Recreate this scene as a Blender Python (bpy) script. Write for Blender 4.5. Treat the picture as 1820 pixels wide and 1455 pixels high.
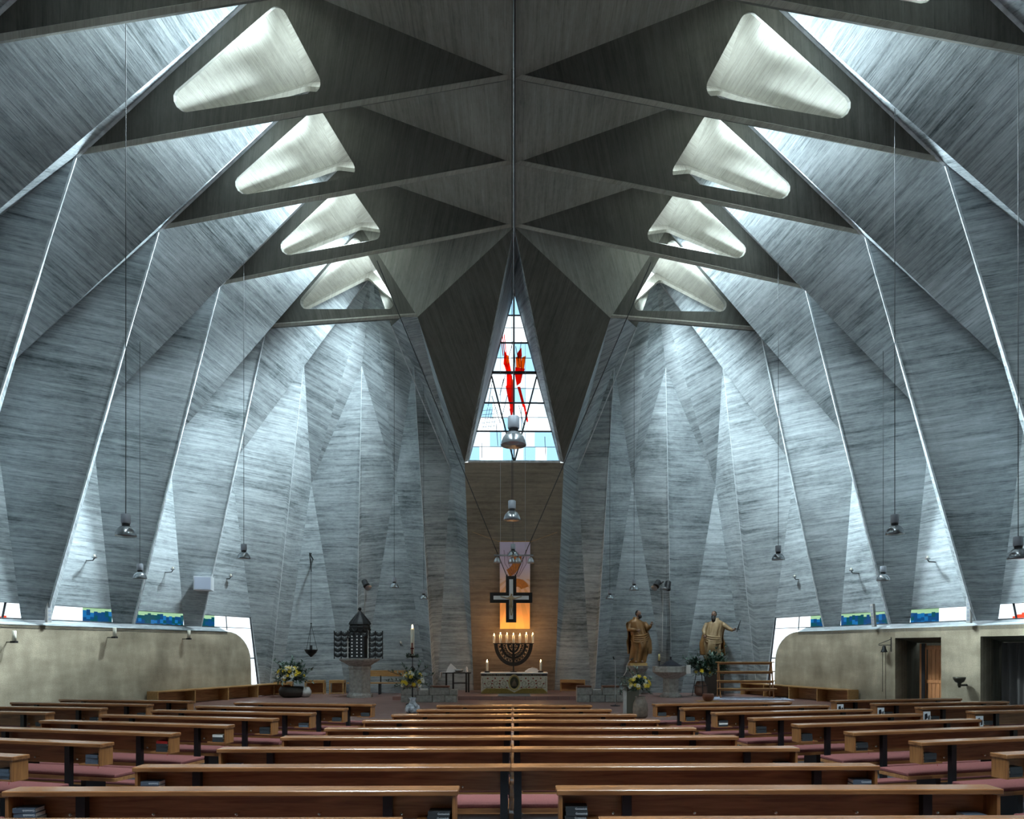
import bpy, bmesh, math, random
from math import sin, cos, pi, radians as rad, sqrt
from mathutils import Vector as V, Vector as Vd, Matrix, Quaternion
from mathutils.geometry import tessellate_polygon

sc = bpy.context.scene
for _o in list(bpy.data.objects):
    bpy.data.objects.remove(_o)
COL = sc.collection
random.seed(7)

# ------------------------------------------------------------------ camera
cd = bpy.data.cameras.new('camera'); cam = bpy.data.objects.new('camera', cd); COL.objects.link(cam)
cam.location = (0, 0, 1.9); cam.rotation_euler = (rad(90), 0, rad(-0.72))
cd.sensor_fit = 'HORIZONTAL'; cd.sensor_width = 36.0; cd.lens = 36.0*1200/1820
cd.shift_x = -19.0/1820; cd.shift_y = 427.5/1820; cd.clip_end = 300
sc.camera = cam
# ------------------------------------------------------------------ sky and exposure
w = bpy.data.worlds.new('overcast_sky'); sc.world = w; w.use_nodes = True
bg = w.node_tree.nodes['Background']
bg.inputs[0].default_value = (0.80, 0.93, 1.0, 1); bg.inputs[1].default_value = 2.6
sc.view_settings.view_transform = 'Standard'; sc.view_settings.look = 'None'
sc.view_settings.gamma = 1.0; sc.view_settings.use_curve_mapping = False
sc.view_settings.exposure = 0.15
# area lamps added in the roof scoops as stand-in daylight, aimed to brighten walls
def scoop_fill(s, k, loc, d, watt, spread, sx=1.15, sy=0.8):
    l = bpy.data.lights.new('scoop_fill_light', 'AREA'); l.shape = 'RECTANGLE'; l.size = sx; l.size_y = sy
    l.energy = watt; l.color = (0.74, 0.925, 1.0); l.spread = rad(spread)
    o = bpy.data.objects.new('scoop_fill_light', l); COL.objects.link(o)
    o.location = (loc[0]*s, loc[1]+2.70*k, loc[2])
    o.rotation_euler = Vd((d[0]*s, d[1], d[2])).to_track_quat('-Z', 'Y').to_euler()
for _k in range(-8, 4):
    for _s in (1, -1):
        if _k == 3:      # the last scoop opens into the apse
            scoop_fill(_s, _k, (-4.5, 15.55, 15.1), (-0.40, 0.48, -0.78), 500, 76)
            scoop_fill(_s, _k, (-4.0, 15.42, 15.42), (-0.85, 0.20, -0.45), 40, 110)
            scoop_fill(_s, _k, (-4.3, 15.42, 15.25), (-0.655, -0.175, -0.71), 300, 32, 0.9, 0.6)
            scoop_fill(_s, _k, (-4.3, 15.42, 15.25), (-0.66, 0.19, -0.72), 70, 34, 0.9, 0.6)
            scoop_fill(_s, _k, (-4.1, 15.42, 15.15), (-0.80, -0.56, -0.22), 225, 54, 0.8, 0.6)
        elif _k >= -2:
            scoop_fill(_s, _k, (-4.0, 15.42, 15.42), (-0.86, 0.10, -0.44), 36, 130)
            scoop_fill(_s, _k, (-4.1, 15.42, 15.15), (-0.80, -0.56, -0.22), 225, 54, 0.8, 0.6)
            scoop_fill(_s, _k, (-4.3, 15.42, 15.25), (-0.655, -0.175, -0.71), 300, 32, 0.9, 0.6)
            if _k == 2: scoop_fill(_s, _k, (-4.3, 15.42, 15.25), (-0.66, 0.19, -0.72), 90, 34, 0.9, 0.6)
        else:            # flood lamps added over and behind the camera to brighten the pews
            scoop_fill(_s, _k, (-4.2, 15.42, 15.25), (0.22, 0.02, -0.97), 620, 92)
try:
    sc.cycles.max_bounces = 10; sc.cycles.diffuse_bounces = 6; sc.cycles.transparent_max_bounces = 12
    sc.cycles.sample_clamp_indirect = 6.0
except Exception:
    pass

# ------------------------------------------------------------------ materials
def newmat(name):
    m = bpy.data.materials.new(name); m.use_nodes = True
    return m, m.node_tree.nodes, m.node_tree.links, m.node_tree.nodes['Principled BSDF']
def ramp(N, L, src, stops):
    r = N.new('ShaderNodeValToRGB'); L.new(src, r.inputs[0])
    e = r.color_ramp.elements
    while len(e) < len(stops): e.new(0.5)
    for el, (p, c) in zip(e, stops): el.position = p; el.color = (c[0], c[1], c[2], 1)
    return r
def plain(name, col, rough=0.6, metal=0.0, spec=0.5, var=0.0, scale=30.0, bump=0.0):
    m, N, L, b = newmat(name)
    b.inputs['Base Color'].default_value = (*col, 1); b.inputs['Roughness'].default_value = rough
    b.inputs['Metallic'].default_value = metal; b.inputs['Specular IOR Level'].default_value = spec
    if var > 0 or bump > 0:
        tc = N.new('ShaderNodeTexCoord'); n = N.new('ShaderNodeTexNoise')
        n.inputs['Scale'].default_value = scale; n.inputs['Detail'].default_value = 5
        L.new(tc.outputs['Object'], n.inputs['Vector'])
        if var > 0:
            lo = [c*(1-var) for c in col]; hi = [min(1, c*(1+var)) for c in col]
            r = ramp(N, L, n.outputs['Fac'], [(0.3, lo), (0.7, hi)]); L.new(r.outputs[0], b.inputs['Base Color'])
        if bump > 0:
            bp = N.new('ShaderNodeBump'); bp.inputs['Strength'].default_value = bump; bp.inputs['Distance'].default_value = 0.01
            L.new(n.outputs['Fac'], bp.inputs['Height']); L.new(bp.outputs[0], b.inputs['Normal'])
    return m
def math_(N, L, op, a, bb):
    n = N.new('ShaderNodeMath'); n.operation = op
    for i, x in enumerate((a, bb)):
        if hasattr(x, 'links'): L.new(x, n.inputs[i])
        else: n.inputs[i].default_value = x
    return n.outputs[0]

def concrete(name, lo, hi, streak=1.0, board=0.11, contrast=1.0, bump=0.5):
    """Board-marked concrete: streaks and board joints run along U (metres)."""
    m, N, L, b = newmat(name)
    uv = N.new('ShaderNodeUVMap')
    def noise(sx, sy, scale, detail, rough=0.6):
        mp = N.new('ShaderNodeMapping'); mp.inputs['Scale'].default_value = (sx, sy, 1)
        L.new(uv.outputs[0], mp.inputs[0])
        n = N.new('ShaderNodeTexNoise'); n.inputs['Scale'].default_value = scale
        n.inputs['Detail'].default_value = detail; n.inputs['Roughness'].default_value = rough
        L.new(mp.outputs[0], n.inputs['Vector']); return n.outputs['Fac']
    n1 = noise(0.35, 7.0, 1.0, 6)        # board to board tone
    n2 = noise(1.6, 24.0, 1.0, 4, 0.7)   # wood grain
    n3 = noise(0.35, 0.45, 1.0, 4)       # stains
    n4 = noise(5.0, 9.0, 1.0, 6, 0.75)   # pores
    t = math_(N, L, 'MULTIPLY', n1, 0.42)
    t = math_(N, L, 'ADD', t, math_(N, L, 'MULTIPLY', n2, 0.26))
    t = math_(N, L, 'ADD', t, math_(N, L, 'MULTIPLY', n3, 0.40))
    t = math_(N, L, 'ADD', t, math_(N, L, 'MULTIPLY', n4, 0.22))
    t = math_(N, L, 'SUBTRACT', t, 0.03)
    r = ramp(N, L, t, [(0.46, lo), (0.60, [(a+c)/2 for a, c in zip(lo, hi)]), (0.76, hi)])
    # thin dark scratches and pour marks along the boards
    n5 = noise(0.9, 30.0, 1.0, 3, 0.8)
    s = ramp(N, L, n5, [(0.33, (0.42, 0.43, 0.45)), (0.43, (1, 1, 1))])
    mx = N.new('ShaderNodeMix'); mx.data_type = 'RGBA'; mx.blend_type = 'MULTIPLY'; mx.inputs[0].default_value = streak
    L.new(r.outputs[0], mx.inputs[6]); L.new(s.outputs[0], mx.inputs[7])
    # board joints
    sep = N.new('ShaderNodeSeparateXYZ'); L.new(uv.outputs[0], sep.inputs[0])
    fr = math_(N, L, 'FRACT', math_(N, L, 'DIVIDE', sep.outputs[1], board), 0)
    j = math_(N, L, 'LESS_THAN', fr, 0.05)
    mx2 = N.new('ShaderNodeMix'); mx2.data_type = 'RGBA'; mx2.blend_type = 'MULTIPLY'
    L.new(math_(N, L, 'MULTIPLY', j, 0.22), mx2.inputs[0]); L.new(mx.outputs[2], mx2.inputs[6])
    mx2.inputs[7].default_value = (0.3, 0.3, 0.3, 1)
    L.new(mx2.outputs[2], b.inputs['Base Color'])
    b.inputs['Roughness'].default_value = 0.8; b.inputs['Specular IOR Level'].default_value = 0.25
    hgt = math_(N, L, 'ADD', math_(N, L, 'MULTIPLY', n2, 0.6), math_(N, L, 'MULTIPLY', n1, 0.6))
    hgt = math_(N, L, 'SUBTRACT', hgt, math_(N, L, 'MULTIPLY', j, 0.4))
    bp = N.new('ShaderNodeBump'); bp.inputs['Strength'].default_value = bump; bp.inputs['Distance'].default_value = 0.015
    L.new(hgt, bp.inputs['Height']); L.new(bp.outputs[0], b.inputs['Normal'])
    return m

M = {}
M['conc'] = concrete('board_marked_concrete', (0.055, 0.07, 0.075), (0.52, 0.56, 0.58))
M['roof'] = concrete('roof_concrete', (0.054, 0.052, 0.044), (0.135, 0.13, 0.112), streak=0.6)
M['roof2'] = concrete('lit_roof_concrete', (0.15, 0.145, 0.125), (0.34, 0.33, 0.29), streak=0.6)  # lighter copy of the roof concrete, brighter light put into its colour
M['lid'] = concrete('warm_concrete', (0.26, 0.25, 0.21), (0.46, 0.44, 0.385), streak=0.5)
M['niche'] = concrete('brown_concrete', (0.095, 0.072, 0.052), (0.28, 0.22, 0.165), streak=0.6)
M['edge'] = plain('edge_concrete', (0.55, 0.58, 0.60), 0.8, var=0.25, scale=6)
def plaster(name, lo, hi):
    """rough speckled plaster with soft vertical damp stains (U along the wall, V up)"""
    m, N, L, b = newmat(name)
    uv = N.new('ShaderNodeUVMap')
    def noise(sx, sy, detail, rough=0.6):
        mp = N.new('ShaderNodeMapping'); mp.inputs['Scale'].default_value = (sx, sy, 1); L.new(uv.outputs[0], mp.inputs[0])
        n = N.new('ShaderNodeTexNoise'); n.inputs['Scale'].default_value = 1.0; n.inputs['Detail'].default_value = detail; n.inputs['Roughness'].default_value = rough
        L.new(mp.outputs[0], n.inputs['Vector']); return n.outputs['Fac']
    n1, n2, n3 = noise(1.3, 0.45, 4), noise(38, 38, 3, 0.7), noise(0.5, 1.2, 3)
    t = math_(N, L, 'ADD', math_(N, L, 'MULTIPLY', n1, 0.45), math_(N, L, 'ADD', math_(N, L, 'MULTIPLY', n2, 0.25), math_(N, L, 'MULTIPLY', n3, 0.40)))
    r = ramp(N, L, t, [(0.42, lo), (0.58, [(p+q)/2 for p, q in zip(lo, hi)]), (0.68, hi)])
    L.new(r.outputs[0], b.inputs['Base Color']); b.inputs['Roughness'].default_value = 0.9; b.inputs['Specular IOR Level'].default_value = 0.2
    bp = N.new('ShaderNodeBump'); bp.inputs['Strength'].default_value = 0.5; bp.inputs['Distance'].default_value = 0.01
    L.new(n2, bp.inputs['Height']); L.new(bp.outputs[0], b.inputs['Normal'])
    return m
M['plaster'] = plaster('beige_plaster', (0.23, 0.19, 0.135), (0.58, 0.49, 0.36))
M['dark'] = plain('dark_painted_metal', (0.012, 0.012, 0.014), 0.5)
M['iron'] = plain('wrought_iron', (0.010, 0.010, 0.011), 0.55, metal=0.3)

def wood(name, lo, hi, rough=0.32, scale=1.0, axis=0, bump=0.12):
    m, N, L, b = newmat(name)
    tc = N.new('ShaderNodeTexCoord'); mp = N.new('ShaderNodeMapping')
    s = [10*scale]*3; s[axis] = 0.8*scale; mp.inputs['Scale'].default_value = s
    L.new(tc.outputs['Object'], mp.inputs[0])
    n = N.new('ShaderNodeTexNoise'); n.inputs['Scale'].default_value = 3.0; n.inputs['Detail'].default_value = 6
    n.inputs['Distortion'].default_value = 0.6; L.new(mp.outputs[0], n.inputs['Vector'])
    r = ramp(N, L, n.outputs['Fac'], [(0.30, lo), (0.52, [(a+c)/2 for a, c in zip(lo, hi)]), (0.75, hi)])
    L.new(r.outputs[0], b.inputs['Base Color']); b.inputs['Roughness'].default_value = rough
    bp = N.new('ShaderNodeBump'); bp.inputs['Strength'].default_value = bump; bp.inputs['Distance'].default_value = 0.005
    L.new(n.outputs['Fac'], bp.inputs['Height']); L.new(bp.outputs[0], b.inputs['Normal'])
    return m
M['oak'] = wood('pew_oak', (0.20, 0.080, 0.028), (0.46, 0.21, 0.080))
M['oaktop'] = wood('pew_oak_top', (0.15, 0.056, 0.021), (0.33, 0.145, 0.056), rough=0.22, bump=0.03)
M['oakend'] = wood('pew_oak_end', (0.19, 0.070, 0.023), (0.42, 0.18, 0.060), axis=2)
M['pine'] = wood('honey_wood', (0.30, 0.15, 0.05), (0.55, 0.31, 0.12), rough=0.4)
M['pinev'] = wood('door_wood', (0.50, 0.20, 0.08), (0.78, 0.36, 0.15), rough=0.45, axis=2)

# ------------------------------------------------------------------ mesh helpers
def link(o, parent=None):
    COL.objects.link(o)
    if parent is not None: o.parent = parent
    return o
def tag(o, label=None, cat=None, group=None, kind=None):
    if label: o['label'] = label
    if cat: o['category'] = cat
    if group: o['group'] = group
    if kind: o['kind'] = kind
    return o
def empty(name, loc=(0, 0, 0), rz=0.0, parent=None):
    o = bpy.data.objects.new(name, None); o.location = loc; o.rotation_euler = (0, 0, rz)
    o.empty_display_size = 0.1
    return link(o, parent)
def obj(name, me, mat=None, parent=None, smooth=False, loc=None, rz=None):
    if mat is not None and not me.materials:
        me.materials.append(M[mat] if isinstance(mat, str) else mat)
    if smooth:
        me.polygons.foreach_set('use_smooth', [True]*len(me.polygons))
    o = bpy.data.objects.new(name, me)
    if loc is not None: o.location = loc
    if rz is not None: o.rotation_euler = (0, 0, rz)
    return link(o, parent)

class MB:
    """collects simple solids into one mesh"""
    def __init__(s): s.v = []; s.f = []; s.mi = []; s.cur = 0
    def add(s, vs, fs):
        n = len(s.v); s.v += [tuple(p) for p in vs]; s.f += [tuple(i+n for i in f) for f in fs]
        s.mi += [s.cur]*len(fs); return s
    def box(s, x0, x1, y0, y1, z0, z1, mtx=None):
        p = [(x0,y0,z0),(x1,y0,z0),(x1,y1,z0),(x0,y1,z0),(x0,y0,z1),(x1,y0,z1),(x1,y1,z1),(x0,y1,z1)]
        if mtx is not None: p = [tuple(mtx @ V(q)) for q in p]
        return s.add(p, [(0,3,2,1),(4,5,6,7),(0,1,5,4),(1,2,6,5),(2,3,7,6),(3,0,4,7)])
    def tube(s, pts, r, n=8, cap=True, closed=False):
        pts = [V(p) for p in pts]; m = len(pts); rs = r if isinstance(r, (list, tuple)) else [r]*m
        vs = []; fs = []; up = None
        for i, p in enumerate(pts):
            if closed: t = pts[(i+1) % m]-pts[i-1]
            else: t = pts[min(i+1, m-1)]-pts[max(i-1, 0)]
            if t.length < 1e-9: t = V((0, 0, 1))
            t.normalize()
            if up is None: up = V((0, 0, 1)) if abs(t.z) < 0.9 else V((1, 0, 0))
            a = t.cross(up)
            if a.length < 1e-6: up = V((0.3, 1, 0.2)); a = t.cross(up)
            a.normalize(); b = a.cross(t); up = b
            for k in range(n):
                q = 2*pi*k/n; vs.append(p+(a*cos(q)+b*sin(q))*rs[i])
        for i in range(m if closed else m-1):
            for k in range(n):
                j = (i+1) % m
                fs.append((i*n+k, i*n+(k+1) % n, j*n+(k+1) % n, j*n+k))
        if cap and not closed:
            fs.append(tuple(range(n))[::-1]); fs.append(tuple((m-1)*n+k for k in range(n)))
        return s.add(vs, fs)
    def lathe(s, prof, n=20, c=(0, 0, 0), ax=None, a0=0.0):
        vs = []; fs = []; c = V(c)
        for (r, z) in prof:
            for k in range(n):
                q = 2*pi*k/n+a0; p = V((r*cos(q), r*sin(q), z))
                if ax is not None: p = ax @ p
                vs.append(c+p)
        for i in range(len(prof)-1):
            for k in range(n):
                fs.append((i*n+k, i*n+(k+1) % n, (i+1)*n+(k+1) % n, (i+1)*n+k))
        if prof[0][0] > 1e-4: fs.append(tuple(range(n))[::-1])
        if prof[-1][0] > 1e-4: fs.append(tuple((len(prof)-1)*n+k for k in range(n)))
        return s.add(vs, fs)
    def ball(s, c, r, n=10, m=7, sc_=(1, 1, 1)):
        prof = []
        vs = []; fs = []
        for i in range(m+1):
            a = -pi/2+pi*i/m
            for k in range(n):
                q = 2*pi*k/n
                vs.append((c[0]+r*sc_[0]*cos(a)*cos(q), c[1]+r*sc_[1]*cos(a)*sin(q), c[2]+r*sc_[2]*sin(a)))
        for i in range(m):
            for k in range(n):
                fs.append((i*n+k, i*n+(k+1) % n, (i+1)*n+(k+1) % n, (i+1)*n+k))
        return s.add(vs, fs)
    def prism(s, poly, d):
        """poly: 3D planar loop, extruded by vector d"""
        n = len(poly); d = V(d); a = [V(p) for p in poly]
        tr = tessellate_polygon([a])
        fs = [tuple(t) for t in tr]+[tuple(n+i for i in t[::-1]) for t in tr]
        fs += [(i, (i+1) % n, n+(i+1) % n, n+i) for i in range(n)]
        return s.add(a+[p+d for p in a], fs)
    def mesh(s, name, mats=None):
        me = bpy.data.meshes.new(name); me.from_pydata(s.v, [], s.f)
        if mats:
            for m in mats: me.materials.append(M[m] if isinstance(m, str) else m)
            me.polygons.foreach_set('material_index', s.mi)
        bm = bmesh.new(); bm.from_mesh(me); bmesh.ops.recalc_face_normals(bm, faces=bm.faces); bm.to_mesh(me); bm.free()
        return me
    def build(s, name, mat, parent=None, smooth=False, loc=None, rz=None):
        if isinstance(mat, (list, tuple)): return obj(name, s.mesh(name, mat), None, parent, smooth, loc, rz)
        return obj(name, s.mesh(name), mat, parent, smooth, loc, rz)

def bevel(o, wd=0.01, seg=1):
    m = o.modifiers.new('soft_edges', 'BEVEL'); m.width = wd; m.segments = seg; m.limit_method = 'ANGLE'
    return o

def round_poly(P, r, n=5):
    """rounded corners for a 3D planar polygon"""
    out = []; m = len(P); P = [V(p) for p in P]
    for i in range(m):
        p = P[i]; a = (P[i-1]-p).normalized(); b = (P[(i+1) % m]-p).normalized()
        ang = a.angle(b); d = r/math.tan(ang/2); d = min(d, 0.4*(P[i-1]-p).length, 0.4*(P[(i+1) % m]-p).length)
        rr = d*math.tan(ang/2); c = p+(a+b).normalized()*(rr/sin(ang/2))
        s0 = p+a*d-c; s1 = p+b*d-c; tot = s0.angle(s1); ax = s0.cross(s1).normalized()
        for k in range(n+1): out.append(c+Quaternion(ax, tot*k/n) @ s0)
    return out

_pc = [0]
def plate(name, pts, mat, parent, board=None, thick=None, hole=None, tris=None, **kw):
    """folded concrete plate; UV in metres with U along the boards. thick = extrusion vector."""
    P = [V(p) for p in pts]; H = [V(p) for p in hole] if hole else []
    n = (P[1]-P[0]).cross(P[2]-P[0]).normalized()
    if len(P) == 4 and tris is None:
        n = (P[2]-P[0]).cross(P[3]-P[1]).normalized()
    u = V(board) if board is not None else (P[1]-P[0])
    u = (u-n*u.dot(n))
    if u.length < 1e-6: u = P[1]-P[0]
    u.normalize(); vv = n.cross(u)
    allp = P+H
    if hole: fs = [tuple(t) for t in tessellate_polygon([P, H])]
    elif tris: fs = tris
    elif len(P) == 3: fs = [(0, 1, 2)]
    else: fs = [tuple(t) for t in tessellate_polygon([P])]
    N0 = len(allp); vs = list(allp); faces = list(fs)
    if thick is not None:
        d = V(thick); vs += [p+d for p in allp]
        faces += [tuple(i+N0 for i in f[::-1]) for f in fs]
        for base, cnt in ((0, len(P)), (len(P), len(H))):
            for i in range(cnt):
                a = base+i; b = base+(i+1) % cnt; faces.append((a, b, b+N0, a+N0))
    me = bpy.data.meshes.new(name); me.from_pydata([tuple(p) for p in vs], [], faces)
    uvl = me.uv_layers.new(name='UVMap'); _pc[0] += 1
    ox, oy = _pc[0]*13.37, _pc[0]*7.91
    for lp in me.loops:
        p = V(me.vertices[lp.vertex_index].co)
        q = p.dot(n)*0.6
        uvl.data[lp.index].uv = (p.dot(u)+ox+q, p.dot(vv)+oy+q)
    return obj(name, me, mat, parent)
def mir(p): return V((-p[0], p[1], p[2]))
# ================================================================== THE FOLDED CONCRETE SHELL
KMIN, KMAX = -8, 3
def pA(k): return V((-9.92+0.43*k, 15.42+2.72*k, 13.1))
def pC(k): return V((0, 15.3+2.67*k, 14.84))
def pT(k): return V((-5.05, 16.75+2.72*k, 15.8))
def wallx(y): return -(20.9-0.37*y)
WDIR = V((0.37, 1, 0)).normalized(); WOUT = V((-1, 0.37, 0)).normalized()
def pF(k): y = 19.75+2.70*(k-1); return V((wallx(y), y, 2.77))
def pR(k):
    y = 17.86+2.66*(k-1); return V((wallx(y)+0.55, y, 8.9))
A4 = V((-8.19, 26.41, 13.1)); A5 = V((-6.02, 26.74, 13.1)); A6 = V((-3.95, 26.6, 13.1))
T3 = V((-5.23, 24.96, 15.8))
R5 = V((-8.54, 28.55, 8.9)); R6 = V((-5.02, 28.6, 9.0)); R7 = V((-2.62, 27.9, 9.35))
Dp = V((-3.25, 22.75, 13.1)); D2 = V((-3.80, 22.78, 13.1)); D3 = V((-4.25, 23.4, 13.1))
def nwall(z): return 29.05-0.24*(z-1.9)          # leaning altar wall: y at height z
Wb = V((-2.0, nwall(9.46), 9.46))
DZ = 0.12                                        # raised chancel floor

ceiling = tag(empty('ceiling'), 'folded board-marked concrete ceiling with star-shaped plates', None, kind='structure')
walls = {}
for s, nm in ((1, 'wall_left'), (-1, 'wall_right')):
    walls[s] = tag(empty(nm), 'folded concrete side wall of tall leaning pleats', None, kind='structure')
wall_altar = tag(empty('wall_altar'), 'folded concrete wall of tall pleats around the altar niche', None, kind='structure')

def hz(a, b, c):
    n = (b-a).cross(c-a); return n.cross(V((0, 0, 1)))+V((0, 0, 0.06*n.length))
def bar(name, a, b, r, parent, mat='edge', n=6):
    return MB().tube([a, b], r, n).build(name, mat, parent)

for s in (1, -1):
    def m(p, s=s): return V((p[0]*s, p[1], p[2]))
    W = walls[s]
    # ---------------- roof bays
    for k in range(KMIN, KMAX+1):
        a, c, t0 = pA(k), pC(k), pT(k-1)
        t = T3 if k == 3 else pT(k)
        if k == 3: c = Dp
        # camera-facing plate with rounded triangular opening
        bc = [(0.738, 0.075, 0.187), (0.343, 0.50, 0.157), (0.07, 0.09, 0.84)] if k < 3 else \
             [(0.751, 0.063, 0.186), (0.087, 0.813, 0.10), (0.056, 0.024, 0.92)]
        hole = round_poly([m(a*q[0]+c*q[1]+t0*q[2]) for q in bc], 0.20)
        n = (m(c)-m(a)).cross(m(t0)-m(a)).normalized()
        if n.y < 0: n = -n
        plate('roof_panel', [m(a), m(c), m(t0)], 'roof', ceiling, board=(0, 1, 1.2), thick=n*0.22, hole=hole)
        # altar-facing plate with its opening
        if k < 3:
            bc2 = [(0.86, 0.04, 0.10), (0.22, 0.62, 0.16), (0.07, 0.07, 0.86)]
        else:
            bc2 = [(0.80, 0.05, 0.15), (0.05, 0.80, 0.15), (0.07, 0.07, 0.86)]
        hole = round_poly([m(a*q[0]+c*q[1]+t*q[2]) for q in bc2], 0.18)
        n = (m(c)-m(a)).cross(m(t)-m(a)).normalized()
        if n.y > 0: n = -n
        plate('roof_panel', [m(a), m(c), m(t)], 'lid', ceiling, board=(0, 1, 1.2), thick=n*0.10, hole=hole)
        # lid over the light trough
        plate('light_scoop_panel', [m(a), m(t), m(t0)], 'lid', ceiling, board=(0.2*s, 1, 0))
        # hood: opens toward the ridge, the daylight enters below it
        d = V((0.95*s, 0, 0.75))
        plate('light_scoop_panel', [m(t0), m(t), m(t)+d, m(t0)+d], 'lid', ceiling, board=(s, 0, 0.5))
        # roof plate next to the ridge
        if k < 2:
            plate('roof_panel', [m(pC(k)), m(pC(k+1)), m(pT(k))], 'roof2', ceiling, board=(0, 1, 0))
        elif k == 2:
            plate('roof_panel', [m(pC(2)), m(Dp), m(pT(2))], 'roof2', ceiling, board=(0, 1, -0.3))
    # ---------------- side wall pleats
    for k in range(KMIN, KMAX+2):
        a = A4 if k == 4 else pA(k)
        f = pF(k); r0 = pR(k); r1 = R5 if k == 4 else pR(k+1)
        fl = f-WDIR*0.42+WOUT*0.38; fr = f+WDIR*0.42+WOUT*0.38
        if k == 4:
            f = V((-10.40, 28.75, 0)); fl = V((-10.52, 28.30, 0)); fr = V((-10.15, 29.30, 0))
        plate('wall_panel', [m(a), m(r0), m(fl), m(f)], 'conc', W, board=hz(m(a), m(r0), m(f)), tris=[(0, 1, 2), (0, 2, 3)])
        plate('wall_panel', [m(a), m(r1), m(fr), m(f)], 'conc', W, board=hz(m(a), m(r1), m(f)), tris=[(0, 1, 2), (0, 2, 3)])
        bar('ridge_edge', m(a), m(f), 0.030 if k < 4 else 0.014, W)
        if k > KMIN:
            # roof-side plate
            t = T3 if k == 4 else pT(k-1); ap = pA(k-1)
            brd = (m(t)-m(r0)).cross((m(a)-m(ap)).cross(m(t)-m(r0)))
            plate('wall_panel', [m(ap), m(t), m(r0)], 'conc', W, board=brd)
            plate('wall_panel', [m(t), m(a), m(r0)], 'conc', W, board=brd)
            bar('ridge_edge', m(t), m(a), 0.06, W)
            # upright triangle between two feet
            fp = pF(k-1); frp = fp+WDIR*0.42+WOUT*0.38; flk = fl
            zh = 3.24
            def cut(q, zz=zh, r0=r0): u = (zz-r0.z)/(q.z-r0.z); return r0+(q-r0)*u
            q0, q1 = cut(frp), cut(flk)
            plate('wall_panel', [m(r0), m(q0), m(q1)], 'conc', W, board=(-s*0.37, -1, 0.02), thick=m(WOUT)*0.14)
    # ---------------- apse pleats
    def foot(p, o): return V((p[0]+o[0], p[1]+o[1], 0))
    F5 = V((-6.9, 29.5, 0)); F6 = V((-3.5, 29.35, 0))
    P = wall_altar
    f4r = V((-10.15, 29.30, 0))
    f5l = F5+V((-0.50, 0.35, 0)); f5r = F5+V((0.16, 0.35, 0))
    f6l = F6+V((-0.24, 0.30, 0)); f6r = F6+V((0.12, 0.28, 0)); f7 = V((-1.76, nwall(0), 0))
    hor = (s*1.0, 0.05, 0.02)
    for pts in ([A5, R5, f5l, F5], [A5, R6, f5r, F5], [A6, R6, f6l, F6], [A6, R7, f6r, F6]):
        plate('wall_panel', [m(p) for p in pts], 'conc', P, board=hor, tris=[(0, 1, 2), (0, 2, 3)])
    for a, f in ((A5, F5), (A6, F6)): bar('ridge_edge', m(a), m(f), 0.013, P)
    for pts in ([R5, f4r, f5l], [R6, f5r, f6l]):
        plate('wall_panel', [m(p) for p in pts], 'conc', P, board=hor)
    plate('wall_panel', [m(R7), m(f6r), m(f7), m(Wb)], 'conc', P, board=hor, tris=[(0, 1, 2), (0, 2, 3)])
    for pts in ([A4, T3, R5], [T3, R5, A5], [T3, A5, R6], [T3, R6, A6], [T3, A6, D3]):
        plate('wall_panel', [m(p) for p in pts], 'conc', P, board=(s*1.0, 0.3, -0.5))
    # rib beside the niche
    Q = V((-2.72, 27.15, 10.9))
    plate('wall_panel', [m(D2), m(Dp), m(Wb), m(Q)], 'conc', P, board=(s*0.6, 0, -1))
    plate('wall_panel', [m(D3), m(D2), m(Q), m(R7), m(A6)], 'conc', P, board=(s*0.6, 0, -1), tris=[(0, 1, 2), (0, 2, 4), (4, 2, 3)])
    plate('wall_panel', [m(Q), m(Wb), m(R7)], 'conc', P, board=hor)
    plate('roof_panel', [m(T3), m(D3), m(D2), m(Dp)], 'roof', P, board=(0, 1, 1), tris=[(0, 1, 2), (0, 2, 3)])
    bar('ridge_edge', m(D3), m(R7), 0.025, P)
    # dark plate between roof and niche window
    ga = V((0, nwall(15.64), 15.64))
    plate('roof_panel', [m(pC(2)), m(Dp), m(Wb)], 'roof', P, board=(s*0.4, 1, -1))
    # sloping reveal of the window, from the plate edge back to the glass
    gb = V((-1.86, nwall(9.50), 9.50))
    ob = V((-1.98, nwall(9.46)-0.9, 9.42))
    plate('window_reveal', [m(pC(2)), m(Wb), m(gb), m(ga)], 'conc', P, board=(s*0.3, 0, 1), tris=[(0, 1, 2), (0, 2, 3)])
# altar wall below the window
aw = []
plate('wall_panel', [(-1.76, nwall(0), 0), (1.76, nwall(0), 0), (2.0, nwall(9.46), 9.46), (-2.0, nwall(9.46), 9.46)], 'niche', wall_altar, board=(1, 0, 0))
MB().box(-0.03, 0.03, pC(KMIN).y, 21.0, 14.74, 14.85).build('cable_duct', 'dark', ceiling)

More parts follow.
